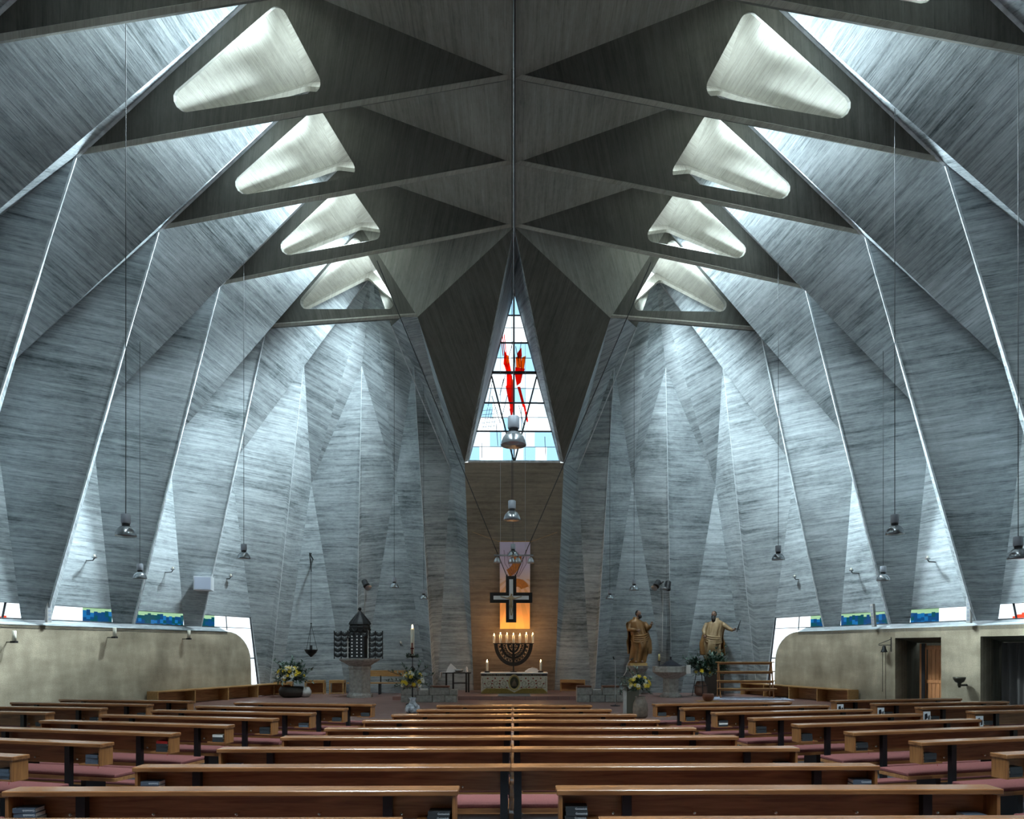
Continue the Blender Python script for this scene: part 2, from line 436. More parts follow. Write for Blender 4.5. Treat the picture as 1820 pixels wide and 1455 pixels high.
# ------------------------------------------------------------------ floor and low side walls
def floor_mat():
    m, N, L, b = newmat('nave_slate')
    tc = N.new('ShaderNodeTexCoord'); br = N.new('ShaderNodeTexBrick')
    br.inputs['Scale'].default_value = 1.0; br.inputs['Brick Width'].default_value = 0.6; br.inputs['Row Height'].default_value = 0.3
    br.inputs['Mortar Size'].default_value = 0.008
    br.inputs[1].default_value = (0.10, 0.105, 0.12, 1); br.inputs[2].default_value = (0.15, 0.155, 0.17, 1); br.inputs[3].default_value = (0.05, 0.05, 0.055, 1)
    L.new(tc.outputs['Object'], br.inputs[0]); L.new(br.outputs[0], b.inputs['Base Color'])
    b.inputs['Roughness'].default_value = 0.3
    return m
def paver_mat():
    m, N, L, b = newmat('red_brown_pavers')
    tc = N.new('ShaderNodeTexCoord'); br = N.new('ShaderNodeTexBrick')
    br.inputs['Scale'].default_value = 1.0; br.inputs['Brick Width'].default_value = 0.42; br.inputs['Row Height'].default_value = 0.21
    br.inputs['Mortar Size'].default_value = 0.008
    br.inputs[1].default_value = (0.24, 0.13, 0.11, 1); br.inputs[2].default_value = (0.32, 0.18, 0.155, 1); br.inputs[3].default_value = (0.16, 0.11, 0.10, 1)
    L.new(tc.outputs['Object'], br.inputs[0]); L.new(br.outputs[0], b.inputs['Base Color'])
    b.inputs['Roughness'].default_value = 0.33
    return m
M['slate'] = floor_mat(); M['paver'] = paver_mat()
fl = MB().add([(-25, -9, 0), (25, -9, 0), (25, 34, 0), (-25, 34, 0)], [(0, 1, 2, 3)]).build('floor', 'slate')
tag(fl, 'grey stone floor under the pews', None, kind='structure')
# red brown chancel paving, a thin raised slab
ch = []
for i in range(33):
    q = pi*i/32; ch.append(V((-12.6*cos(q), 28.5-13.0*sin(q)**0.8, 0)))
ch += [V((10.6, 30.5, 0)), V((-10.6, 30.5, 0))]
cf = MB().prism(ch, (0, 0, 0.012)).build('floor_chancel', 'paver'); tag(cf, 'reddish brown paved floor of the chancel', None, kind='structure')

def low_wall(s, holes):
    """beige side wall with sloping ledge and big rounded end, optional door openings (y0,y1,ztop)"""
    nm = 'wall_low_left' if s > 0 else 'wall_low_right'
    root = tag(empty(nm), 'beige plastered low side wall with rounded end', None, kind='structure')
    yend = 27.62; th = 0.55
    def pt(y, z, o): # o outward offset; wall leans a little
        b = V((wallx(y), y, z))+WOUT*o; return V((b.x*s, b.y, b.z))
    ys = [-8.5]+sorted([q for h in holes for q in (h[0], h[1])])
    segs = []; y = -8.5
    for (h0, h1, zt) in sorted(holes):
        segs.append((y, h0, 0.0, 2.62)); segs.append((h0, h1, zt, 2.62)); y = h1
    segs.append((y, yend, 0.0, 2.62))
    for (y0, y1, z0, z1) in segs:
        if y1 == yend:
            lp = [pt(y0, 0, 0), pt(yend, 0, 0)]
            r = 1.15
            for i in range(9):
                q = pi/2*i/8; z_ = 2.62-r+r*sin(q); lp.append(pt(yend-r+r*cos(q)-0.10*z_/2.62, z_, 0))
            lp += [pt(y0, z1, 0)]
        else:
            lp = [pt(y0, z0, 0), pt(y1, z0, 0), pt(y1, z1, 0), pt(y0, z1, 0)]
        d = V((WOUT.x*s, WOUT.y, 0))*th
        o = plate('wall_panel', lp, 'plaster', root, board=(-s*0.37, -1, 0), thick=d)
    # sloping ledge
    e = [pt(-8.5, 2.62, 0.0), pt(yend-1.25, 2.62, 0.0), pt(yend-1.25, 2.80, 0.42), pt(-8.5, 2.80, 0.42)]
    plate('ledge', e, 'conc', root, board=(-s*0.37, -1, 0), thick=(0, 0, -0.12))
    return root
low_left = low_wall(1, [])
low_right = low_wall(-1, [(20.75, 22.28, 2.30), (17.0, 19.60, 2.30)])
rw = tag(empty('wall_rear'), 'concrete rear wall behind the pews', None, kind='structure')
plate('wall_panel', [(-25, -6.5, 0), (25, -6.5, 0), (25, -6.5, 17), (-25, -6.5, 17)], 'conc', rw, board=(1, 0, 0))

def onwall(s, y, z, o=0.0):
    """point on a side wall plane, o metres outward; s=1 left, -1 right"""
    b = V((wallx(y), y, z))+WOUT*o; return V((b.x*s, b.y, b.z))
# deep dark reveals of the two openings in the right low wall
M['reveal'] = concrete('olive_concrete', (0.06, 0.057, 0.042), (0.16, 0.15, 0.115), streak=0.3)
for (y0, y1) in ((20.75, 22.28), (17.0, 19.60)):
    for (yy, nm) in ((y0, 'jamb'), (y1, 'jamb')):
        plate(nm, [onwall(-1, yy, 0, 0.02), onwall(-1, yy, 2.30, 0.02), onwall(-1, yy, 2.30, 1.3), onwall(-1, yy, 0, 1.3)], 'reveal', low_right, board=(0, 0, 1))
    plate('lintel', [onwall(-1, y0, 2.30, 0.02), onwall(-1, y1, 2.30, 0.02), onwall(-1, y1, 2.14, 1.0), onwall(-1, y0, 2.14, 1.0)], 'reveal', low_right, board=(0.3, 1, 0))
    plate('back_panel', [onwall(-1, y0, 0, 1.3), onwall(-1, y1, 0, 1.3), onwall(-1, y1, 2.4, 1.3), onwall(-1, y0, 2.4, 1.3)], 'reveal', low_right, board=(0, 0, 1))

# ------------------------------------------------------------------ glass
def glass(name, col, mixw=0.35, rough=0.5):
    m, N, L, b = newmat(name)
    tr = N.new('ShaderNodeBsdfTransparent'); tr.inputs[0].default_value = (*col, 1)
    tl = N.new('ShaderNodeBsdfTranslucent'); tl.inputs[0].default_value = (*col, 1)
    gl = N.new('ShaderNodeBsdfGlossy'); gl.inputs['Roughness'].default_value = 0.1
    a = N.new('ShaderNodeMixShader'); a.inputs[0].default_value = mixw; L.new(tr.outputs[0], a.inputs[1]); L.new(tl.outputs[0], a.inputs[2])
    c = N.new('ShaderNodeMixShader'); c.inputs[0].default_value = 0.04; L.new(a.outputs[0], c.inputs[1]); L.new(gl.outputs[0], c.inputs[2])
    L.new(c.outputs[0], N['Material Output'].inputs[0])
    return m
M['g_clear'] = glass('clear_milky_glass', (0.80, 0.82, 0.84))
M['g_pale'] = glass('pale_blue_glass', (0.24, 0.38, 0.48))
M['g_mist'] = glass('misty_grey_glass', (0.46, 0.52, 0.57))
M['g_red'] = glass('red_glass', (0.80, 0.05, 0.02))
M['g_orange'] = glass('orange_glass', (0.85, 0.24, 0.04))
M['g_blue'] = glass('blue_glass', (0.003, 0.03, 0.085))
M['g_blue2'] = glass('light_blue_glass', (0.006, 0.07, 0.17))
M['g_teal'] = glass('teal_glass', (0.002, 0.035, 0.045))
M['g_green'] = glass('pale_green_glass', (0.20, 0.29, 0.16))
M['lead'] = plain('dark_lead', (0.02, 0.022, 0.026), 0.5)

# ---- triangular altar window
GA = V((0, nwall(15.64), 15.64)); GB = V((-1.86, nwall(9.50), 9.50))
win = tag(empty('window_1', (0, 0, 0)), 'tall triangular stained glass window with red flame motif above altar', None, kind='structure')
def gp(u, z, o=0.0):
    """u: -1..1 across the triangle at height z"""
    hw = 1.86*(15.64-z)/(15.64-9.50); return V((u*hw, nwall(z)+0.02-o, z))
def gx(x, z, o=0.0): return V((x, nwall(z)+0.02-o, z))
zr = [9.50, 10.05, 10.62, 11.14, 11.66, 12.20, 12.75, 13.28, 13.80, 14.34, 14.75, 15.60]
def clip_tri(poly):
    # clip an x,z polygon to the window triangle
    def cl(poly, f):
        out = []
        for i in range(len(poly)):
            p, q = poly[i], poly[(i+1) % len(poly)]; a, b = f(p), f(q)
            if a >= 0: out.append(p)
            if (a >= 0) != (b >= 0):
                t = a/(a-b); out.append((p[0]+(q[0]-p[0])*t, p[1]+(q[1]-p[1])*t))
        return out
    hw = lambda z: 1.84*(15.62-z)/(15.62-9.50)
    return cl(cl(poly, lambda p: hw(p[1])-p[0]), lambda p: hw(p[1])+p[0])
def area2(p): return abs(sum(p[i][0]*p[(i+1) % len(p)][1]-p[(i+1) % len(p)][0]*p[i][1] for i in range(len(p))))/2
rg = random.Random(3)
for i in range(len(zr)-1):
    xs = [-2.0, -1.35, -0.9, -0.42, 0.0, 0.42, 0.9, 1.35, 2.0]
    sk = rg.uniform(-0.08, 0.08)
    for j in range(len(xs)-1):
        p = clip_tri([(xs[j]+sk*(j not in (0, 4)), zr[i]), (xs[j+1]+sk*(j+1 not in (4, 8)), zr[i]), (xs[j+1]+sk*(j+1 not in (4, 8)), zr[i+1]), (xs[j]+sk*(j not in (0, 4)), zr[i+1])])
        if len(p) < 3 or area2(p) < 0.01: continue
        mt = rg.choice(['g_clear', 'g_clear', 'g_clear', 'g_mist', 'g_pale'])
        MB().add([gx(x, z) for x, z in p], [tuple(range(len(p)))]).build('pane', mt, win)
def mull(name, a, b, r, o=0.05): MB().tube([gx(*a, o), gx(*b, o)], r, 6).build(name, 'lead', win)
for z, r in ((10.62, 0.035), (11.66, 0.035), (12.75, 0.06), (13.80, 0.035), (14.75, 0.03)):
    h = 1.84*(15.62-z)/6.12; mull('glazing_bar', (-h, z), (h, z), r)
for z in zr[1:-1]:
    h = 1.84*(15.62-z)/6.12; mull('lead_line', (-h, z), (h, z), 0.013, 0.02)
mull('glazing_bar', (0, 9.5), (0, 15.5), 0.025); mull('glazing_bar', (0.02, 9.5), (0.88, 12.62), 0.035); mull('glazing_bar', (-0.02, 9.5), (-0.88, 12.62), 0.035)
# diagonal lead lines, small grids and pipes of the design
for q in range(30):
    x = rg.uniform(-1.4, 1.4); z = rg.uniform(9.6, 13.5); L_ = rg.uniform(0.5, 1.2); a = rg.uniform(1.2, 1.9)
    p = (x, z); e = (x+cos(a)*L_, z+sin(a)*L_)
    if abs(e[0]) < 1.8*(15.5-e[1])/6.1 and abs(x) < 1.8*(15.5-z)/6.1: mull('lead_line', p, e, 0.013, 0.02)
for q in range(5): mull('lead_line', (-1.25+q*0.1, 10.7), (-1.05+q*0.1, 11.5), 0.008, 0.02)
for q in range(5): mull('lead_line', (-1.3, 10.78+q*0.15), (-0.75, 10.83+q*0.15), 0.008, 0.02)
# the flame: red and orange pieces
flame = [(-0.55, 14.25, -0.43, 13.35), (-0.47, 14.2, -0.36, 13.3), (-0.39, 14.1, -0.30, 13.3)]
for x0, z0, x1, z1 in flame:
    MB().tube([gx(x0, z0, 0.04), gx(x1, z1, 0.04)], 0.018, 5).build('red_line', 'g_red', win)
pieces = [('g_red', [(-0.38,13.55),(-0.30,13.40),(-0.28,12.95),(-0.42,13.05)]), ('g_orange', [(-0.40,13.45),(-0.22,13.35),(-0.18,13.1),(-0.38,13.05)]),
 ('g_red', [(-0.40,13.05),(-0.18,13.10),(-0.10,12.75),(-0.25,12.60)]), ('g_red', [(-0.30,12.75),(-0.12,12.75),(-0.04,12.30),(-0.30,12.25)]),
 ('g_red', [(0.12,13.45),(0.28,13.65),(0.30,13.35),(0.15,13.25)]), ('g_orange', [(0.06,13.30),(0.30,13.40),(0.26,12.95),(0.08,12.85)]),
 ('g_orange', [(0.30,13.30),(0.46,13.35),(0.38,12.85),(0.24,12.90)]), ('g_red', [(0.04,12.95),(0.42,12.90),(0.36,12.70),(0.02,12.68)]),
 ('g_red', [(0.02,12.72),(0.34,12.74),(0.26,12.40),(0.10,12.28)]), ('g_red', [(-0.34,12.28),(-0.06,12.32),(-0.02,11.85),(-0.22,11.70)]),
 ('g_orange', [(-0.22,12.30),(-0.08,12.55),(0.02,12.35),(-0.08,12.15)]), ('g_red', [(-0.22,11.85),(0.0,11.95),(-0.02,11.45),(-0.16,11.40)]),
 ('g_red', [(0.12,12.25),(0.24,12.25),(0.42,11.6),(0.34,11.5)]), ('g_red', [(0.36,11.55),(0.44,11.6),(0.56,11.0),(0.50,10.95)]),
 ('g_red', [(-0.16,11.45),(-0.04,11.45),(-0.08,11.1),(-0.14,11.1)])]
for mt, p in pieces:
    MB().prism([gx(x, z, 0.03) for x, z in p], (0, -0.012, 0)).build('flame_pane', mt, win)
# pale inner frame
for a, b in ((GA, GB), (GB, V((-GB.x, GB.y, GB.z))), (GA, V((-GB.x, GB.y, GB.z)))):
    MB().tube([a+V((0, -0.02, 0)), b+V((0, -0.02, 0))], 0.05, 6).build('window_frame', 'edge', win)

# ---- strip windows above the low walls
wn = 2
for s in (1, -1):
    side = 'left' if s > 0 else 'right'
    for k in range(-1, 4):
        f0, f1 = pF(k).y+0.40, pF(k+1).y-0.40
        if k == 3: f1 = 27.95
        root = tag(empty('window_%d' % wn), 'low strip window over the %s side wall' % side, None, kind='structure'); wn += 1
        o = 0.40; z0, z1 = 2.74, 3.27; L_ = f1-f0
        def q(y, z, o=o): return onwall(s, y, z, o)
        blue = {-1: None, 0: None, 1: (0.52, 1.0), 2: (0.0, 1.0), 3: (0.0, 0.26)}[k]
        red = {-1: None, 0: (0.0, 0.80), 1: None, 2: None, 3: None}[k]
        n = 16
        for i in range(n):
            a, b = f0+L_*i/n, f0+L_*(i+1)/n; u = (i+0.5)/n
            cells = [(z0, z1, 'g_clear')]
            if blue and blue[0] <= u <= blue[1]:
                zc = z1-rg.uniform(0.09, 0.19); z_a = z0+rg.uniform(0.08, 0.14); z_b = z0+rg.uniform(0.19, 0.27)
                ch_ = lambda: rg.choice(['g_teal', 'g_blue', 'g_teal', 'g_blue2', 'g_blue'])
                cells = [(zc, z1, 'g_green'), (z_b, zc, ch_()), (z_a, z_b, ch_()), (z0, z_a, ch_())]
            if red and red[0] <= u <= red[1]:
                zc = z0+0.08+0.62*max(0.0, 1-u/0.85) if not (s > 0 and i in (10, 11)) else z0+0.10
                zc = min(zc, z1-0.02); cells = [(z0, zc, 'g_red'), (zc, z1, 'g_clear')]
            for (za, zb, mt) in cells:
                MB().add([q(a, za), q(b, za), q(b, zb), q(a, zb)], [(0, 1, 2, 3)]).build('pane', mt, root)
        if k == 3:   # tall end pane running down beside the wall end to the floor
            def ye(z): return 27.95+0.50*(3.27-z)/3.27
            for (za, zb) in ((0.05, 1.55), (1.58, 2.74)):
                MB().add([q(25.9, za), q(ye(za), za), q(ye(zb), zb), q(25.9, zb)], [(0, 1, 2, 3)]).build('pane', 'g_clear', root)
            MB().tube([q(26.9, 1.565), q(ye(1.565), 1.565)], 0.03, 6).build('glazing_bar', 'lead', root)
            MB().tube([q(26.75, 2.70), q(26.70, 3.27)], 0.02, 6).build('glazing_bar', 'lead', root)
            MB().tube([q(ye(3.27), 3.27), q(ye(0), 0.0)], 0.035, 6).build('glazing_bar', 'lead', root)
            MB().tube([q(ye(3.27)+0.10, 3.27), q(ye(0)+0.10, 0.0)], 0.06, 6).build('window_frame', 'edge', root)
        if k == 0:
            MB().tube([q(f0+0.75*L_, z0), q(f0+0.80*L_, z1)], 0.03, 6).build('glazing_bar', 'lead', root)
        MB().tube([q(f0, z1-0.01, o-0.03), q(f1, z1-0.01, o-0.03)], 0.035, 6).build('window_frame', 'lead', root)
        MB().tube([q(f0, z0+0.06, o-0.03), q(f1, z0+0.06, o-0.03)], 0.015, 6).build('window_frame', 'lead', root)
    for k in range(KMIN, -1):
        f0, f1 = pF(k).y+0.3, pF(k+1).y-0.3
# ================================================================== PEWS AND BOOKS
M['cushion'] = plain('rust_red_upholstery', (0.16, 0.045, 0.042), 0.9, var=0.2, scale=60)
M['steel'] = plain('black_steel', (0.006, 0.006, 0.008), 0.4)
M['brass'] = plain('hook_metal', (0.75, 0.68, 0.55), 0.25, metal=1.0)
M['bookgrey'] = plain('grey_book_cloth', (0.085, 0.11, 0.15), 0.6, var=0.12, scale=40)
M['bookdark'] = plain('dark_book_cloth', (0.03, 0.035, 0.04), 0.6)
M['bookred'] = plain('red_book_cloth', (0.45, 0.02, 0.015), 0.6)
M['paper'] = plain('paper_white', (0.72, 0.70, 0.66), 0.8)
M['ribbon'] = plain('red_ribbon', (0.35, 0.02, 0.03), 0.6)
M['white'] = plain('white_paint', (0.75, 0.77, 0.80), 0.5)
M['ink'] = plain('black_ink', (0.01, 0.01, 0.015), 0.6)

LT = 0.85                                   # ledge height
_hook = MB(); _hook.tube([(0, 0, 0), (0, -0.05, 0)], 0.006, 6); _hook.ball((0, -0.055, 0), 0.013, 8, 6)
HOOK = _hook.mesh('hook'); HOOK.materials.append(M['brass'])
POST = MB().box(-0.035, 0.035, -0.02, 0.035, 0, LT-0.045).mesh('post'); POST.materials.append(M['steel'])
ENDP = MB().box(-0.012, 0.012, 0.0, 0.17, LT-0.25, LT-0.04).mesh('end_panel'); ENDP.materials.append(M['oakend'])
LEG = MB().box(-0.035, 0.035, -0.14, 0.14, 0, 0.40).mesh('seat_leg'); LEG.materials.append(M['steel'])
KARM = MB().box(-0.03, 0.03, -0.30, 0.0, 0.16, 0.20).mesh('kneeler_arm'); KARM.materials.append(M['steel'])
def pew(x0, y0, x1, y1, label, group, posts=None, hooks=True, ends=(True, True)):
    """pew whose far ledge edge runs from (x0,y0) to (x1,y1) (x0<x1), back towards the camera"""
    L_ = sqrt((x1-x0)**2+(y1-y0)**2); rz = math.atan2(y1-y0, x1-x0)
    root = empty('pew', (x0, y0, 0), rz); tag(root, label, 'pew', group)
    # local: x along, y=0 far edge of ledge ; camera side is -y
    lg = MB().box(-0.02, L_+0.02, -0.19, 0.0, LT-0.042, LT).build('ledge', 'oaktop', root); bevel(lg, 0.006)
    MB().box(0.012, L_-0.012, -0.022, 0.0, LT-0.25, LT-0.042).build('back_panel', 'oak', root)
    for x, on in ((0.012, ends[0]), (L_-0.012, ends[1])):
        if on: obj('end_panel', ENDP, None, root, loc=(x, -0.175, 0))
    for x, on in ((0.16, ends[0]), (L_-0.16, ends[1])):
        if on: MB().box(x-0.145, x+0.145, -0.165, -0.02, LT-0.25, LT-0.235).build('book_tray', 'oak', root)
    if posts is None: posts = [0.52, L_-0.52]
    for x in posts: obj('post', POST, None, root, loc=(x, -0.10, 0))
    for x in posts: obj('seat_leg', LEG, None, root, loc=(x, 0.24, 0))
    if hooks:
        n = max(1, int((L_-0.6)/0.52))
        for i in range(n): obj('hook', HOOK, None, root, loc=(0.42+i*(L_-0.84)/max(1, n-1), -0.022, LT-0.20))
    MB().box(0, L_, 0.02, 0.46, 0.385, 0.425).build('seat_board', 'oak', root)
    c = MB().box(0.005, L_-0.005, 0.03, 0.465, 0.425, 0.465).build('cushion', 'cushion', root); bevel(c, 0.012, 2)
    MB().box(0.10, L_-0.10, -0.33, -0.16, 0.19, 0.215).build('kneeler_board', 'oak', root)
    c = MB().box(0.105, L_-0.105, -0.335, -0.155, 0.215, 0.25).build('kneeler_cushion', 'cushion', root); bevel(c, 0.01, 2)
    for x in posts: obj('kneeler_arm', KARM, None, root, loc=(x, -0.08, 0))
    return root, L_

_TX = {}
def text_mesh(body, size, ext, space=1.0):
    key = (body, size, space)
    if key not in _TX:
        cu = bpy.data.curves.new('lettering', 'FONT'); cu.body = body; cu.size = size; cu.extrude = ext; cu.space_character = space
        cu.align_x = 'CENTER'; cu.align_y = 'CENTER'; cu.resolution_u = 3
        o = bpy.data.objects.new('lettering', cu); COL.objects.link(o); bpy.context.view_layer.update()
        _TX[key] = bpy.data.meshes.new_from_object(o.evaluated_get(bpy.context.evaluated_depsgraph_get()))
        bpy.data.objects.remove(o)
    return _TX[key]
BK = {}
def book_meshes(kind):
    if kind in BK: return BK[kind]
    w_, d_, h_ = 0.165, 0.115, 0.034
    mt = {'grey': 'bookgrey', 'dark': 'bookdark', 'red': 'bookred', 'white': 'paper'}[kind]
    cov = MB(); cov.box(-w_/2, w_/2, -d_/2, d_/2, 0, 0.003); cov.box(-w_/2, w_/2, -d_/2, d_/2, h_-0.003, h_); cov.box(-w_/2, w_/2, -d_/2, -d_/2+0.004, 0.003, h_-0.003)
    pg = MB().box(-w_/2+0.004, w_/2-0.004, -d_/2+0.004, d_/2-0.004, 0.003, h_-0.003)
    rb = MB().tube([(w_/2-0.03, -d_/2+0.01, 0.004), (w_/2+0.008, -d_/2-0.004, -0.004), (w_/2+0.012, -d_/2-0.01, -0.045)], 0.0025, 5)
    a, b, c = cov.mesh('cover'), pg.mesh('pages'), rb.mesh('ribbon')
    a.materials.append(M[mt]); b.materials.append(M['paper']); c.materials.append(M['ribbon'])
    BK[kind] = (a, b, c); return BK[kind]
def book(p, rz, kind, label, group, title=None, flip=False, ribbon=False):
    a, b, c = book_meshes(kind)
    r = empty('hymn_book', p, rz); tag(r, label, 'book', group)
    co = obj('cover', a, None, r); obj('pages', b, None, r)
    if ribbon: obj('ribbon', c, None, r)
    if title:
        t = obj('spine_title', text_mesh(title, 0.022, 0.0004), 'white', r)
        t.location = (0.035, -0.0582, 0.017); t.rotation_euler = (pi/2, pi if flip else 0, 0)
        if flip: t.rotation_euler = (pi/2, pi, 0)
    return r
ORD = ['first', 'second', 'third', 'fourth', 'fifth', 'sixth', 'seventh', 'eighth', 'ninth', 'tenth']
POS = {1: ['only'], 2: ['bottom', 'top'], 3: ['bottom', 'middle', 'top'], 4: ['bottom', 'second', 'third', 'top']}
def stack(root, x, kinds, where, titles=False, flip=False, yo=-0.10):
    """books standing in the tray of a pew, at local x"""
    mx = Matrix.Translation(root.location) @ Matrix.Rotation(root.rotation_euler.z, 4, 'Z')
    n = len(kinds)
    for i, kd in enumerate(kinds):
        p = mx @ V((x+rnd.uniform(-0.006, 0.006), yo+rnd.uniform(-0.006, 0.006), LT-0.235+i*0.0345))
        nm = {'grey': 'grey hymn book', 'dark': 'dark hymn book', 'red': 'red hymn book', 'white': 'white paper-bound book'}[kd]
        lab = ('%s, %s of stack, %s' % (nm, POS[n][i], where)) if n > 1 else '%s lying alone, %s' % (nm, where)
        book(tuple(p), root.rotation_euler.z+rnd.uniform(-0.04, 0.04), kd, lab, 'hymn books in the pew trays', 'Gotteslob' if titles else None, flip, ribbon=(i == 0))
rnd = random.Random(11)
# --- central block: ten rows of two abutting pews, front row first
rows = [(-1.46, 13.02), (-1.70, 12.08), (-1.98, 11.18), (-2.25, 10.28), (-2.53, 9.27), (-2.80, 8.35), (-3.14, 7.39), (-3.40, 6.27), (-3.79, 5.25), (-4.08, 4.27)]
gC = 'oak pews in the central block'
for i, (xl, y) in enumerate(rows):
    gl, gr = (-0.052, -0.008) if i < 8 else ((-0.44, 0.34) if i == 8 else (-0.72, 0.55))
    for sd in ('left', 'right'):
        a, b = (xl, gl) if sd == 'left' else (gr, -xl*0.985+(0.03 if i < 3 else -0.05))
        where = '%s central row, %s half' % (ORD[i], sd)
        ps = None
        if i < 8: ps = [0.52, (b-a)-0.04] if sd == 'left' else [0.04, (b-a)-0.52]
        r, L_ = pew(a, y, b, y-0.006, 'long oak pew, %s, counted from the altar' % where, gC, ps, hooks=i > 3, ends=(True, True) if i > 7 else ((True, False) if sd == 'left' else (False, True)))
        if sd == 'left':
            if i == 8:
                stack(r, 0.13, ['grey']*3, where+', aisle end', True, True); stack(r, L_-0.13, ['dark']*2, where+', inner end', True)
            elif i == 7: stack(r, 0.13, ['grey']*3, where, True, True)
            elif i == 6: stack(r, 0.13, ['grey']*2, where)
            elif i == 5: stack(r, 0.13, ['dark']*2, where)
        else:
            if i == 8:
                stack(r, 0.13, ['dark']*3, where+', inner end', True); stack(r, L_-0.17, ['grey'], where+', aisle end', True)
            elif i == 7: stack(r, L_-0.13, ['grey']*3, where, True)
            elif i == 6: stack(r, L_-0.13, ['dark']*2, where)
# --- angled side blocks, mirrored
bk_in = {1: [['dark', 'dark'], ['dark', 'dark'], ['grey', 'dark'], ['dark']*3, ['dark', 'dark', 'white'], ['dark']*3+['red'], ['grey']*3, ['grey']*3],
         -1: [['dark', 'dark'], ['dark', 'dark'], ['dark', 'white', 'dark'], ['dark']*3, ['dark']*3, ['dark']*3, ['dark']*3, ['dark']*3]}
for s in (1, -1):
    sd = 'left' if s > 0 else 'right'
    for i in range(8):
        xa, ya = -2.72-0.312*i, 13.24-0.908*i; xb, yb = -5.58-0.36*i, 13.80-0.87*i
        where = '%s row, inner %s block' % (ORD[i], sd)
        lab = 'oak pew with black posts, %s' % where
        if s > 0: r, L_ = pew(xb, yb, xa, ya, lab, 'oak pews in the inner left block'); stack(r, L_-0.14, bk_in[s][i], where)
        else: r, L_ = pew(-xa, ya, -xb, yb, lab, 'oak pews in the inner right block'); stack(r, 0.14, bk_in[s][i], where)
    for i in range(4):
        xa, ya = -6.66-0.39*i, 14.12-0.84*i; xb, yb = -9.70-0.40*i, 14.76-0.86*i
        where = '%s row, outer %s block' % (ORD[i], sd)
        lab = 'oak pew with black posts, %s' % where
        if s > 0: r, L_ = pew(xb, yb, xa, ya, lab, 'oak pews in the outer left block'); stack(r, L_-0.14, ['dark', 'dark'], where)
        else:
            r, L_ = pew(-xa, ya, -xb, yb, lab, 'oak pews in the outer right block'); stack(r, 0.30, ['dark', 'dark'], where)
            # number card fixed to the pew end
            mx = Matrix.Translation(r.location) @ Matrix.Rotation(r.rotation_euler.z, 4, 'Z')
            cdm = MB().box(-0.075, 0.075, -0.004, 0.0, -0.10, 0.10).build('notice_card', 'white', None); cdm.location = mx @ V((0.09, -0.178, LT-0.175)); cdm.rotation_euler = (0, 0, r.rotation_euler.z)
            tag(cdm, 'white card with dark print on pew end, %s' % where, 'card', 'notice cards on the outer right pews')
            g = MB(); g.prism([(-0.05, -0.005, 0.05), (0.0, -0.005, 0.07), (0.02, -0.005, -0.01), (-0.05, -0.005, -0.06)], (0, -0.001, 0)); g.prism([(0.03, -0.005, 0.02), (0.06, -0.005, 0.04), (0.055, -0.005, -0.05), (0.02, -0.005, -0.06)], (0, -0.001, 0))
            g.build('printed_design', 'ink', cdm)
# ================================================================== CHANCEL
FZ = 0.012
M['stone'] = plain('grey_sandstone', (0.30, 0.29, 0.27), 0.85, var=0.25, scale=9, bump=0.3)
M['palestone'] = plain('pale_stone', (0.46, 0.45, 0.43), 0.8, var=0.18, scale=8)
M['linen'] = plain('white_linen', (0.80, 0.79, 0.78), 0.85)
M['wax'] = plain('candle_wax', (0.85, 0.80, 0.66), 0.5)
M['gold'] = plain('gilded_wood', (0.21, 0.100, 0.030), 0.42, metal=0.2, var=0.3, scale=3)
M['gold2'] = plain('pale_gilded_wood', (0.31, 0.205, 0.105), 0.5, metal=0.1, var=0.25, scale=3)
M['skin'] = plain('painted_flesh_wood', (0.22, 0.12, 0.08), 0.5)
M['beard'] = plain('dark_beard', (0.012, 0.009, 0.008), 0.6)
M['alu'] = plain('brushed_aluminium', (0.55, 0.57, 0.60), 0.28, metal=1.0)
M['lampgrey'] = plain('grey_lamp_housing', (0.30, 0.32, 0.36), 0.45)
M['acryl'] = plain('ribbed_lamp_reflector', (0.32, 0.34, 0.36), 0.2, metal=0.75)
def emis(name, col, st):
    m, N, L, b = newmat(name); b.inputs['Base Color'].default_value = (*col, 1)
    b.inputs['Emission Color'].default_value = (*col, 1); b.inputs['Emission Strength'].default_value = st; return m
M['flame'] = emis('candle_flame', (1.0, 0.62, 0.26), 60)

FLM = MB().lathe([(0.001, 0), (0.010, 0.008), (0.013, 0.02), (0.009, 0.04), (0.001, 0.065)], 10).mesh('flame'); FLM.materials.append(M['flame'])
FLM.polygons.foreach_set('use_smooth', [True]*len(FLM.polygons))
def candle(name, p, r, h, label, cat='candle', group=None, lit=True, power=3.0, base=None, fs=1.0):
    root = empty(name, p); tag(root, label, cat, group)
    MB().lathe([(r, 0), (r, h*0.97), (r*0.85, h)], 16).build('wax_body', 'wax', root, True)
    MB().tube([(0, 0, h), (0, 0, h+0.015)], 0.002, 5).build('wick', 'ink', root)
    if base:
        MB().lathe(base, 20).build('holder', 'iron', root)
    if lit:
        f = obj('flame', FLM, None, root, loc=(0, 0, h+0.008)); f.scale = (fs, fs, fs)
        l = bpy.data.lights.new('candle_light', 'POINT'); l.energy = power; l.color = (1.0, 0.55, 0.22); l.shadow_soft_size = 0.03
        lo = bpy.data.objects.new('candle_light', l); link(lo, root); lo.location = (0, 0, h+0.05+0.02*fs)
    return root
# ---- altar step and carpet
st = MB().box(-4.6, 4.6, 25.6, 29.6, 0, 0.15).build('floor_altar_step', 'paver'); tag(st, 'low paved altar step', None, kind='structure')
cp = MB().box(-0.62, 0.62, 25.62, 27.1, 0.15, 0.158).build('carpet', plain('slate_carpet', (0.10, 0.115, 0.13), 0.95, var=0.2, scale=50)); tag(cp, 'slate grey carpet in front of the altar', 'carpet')
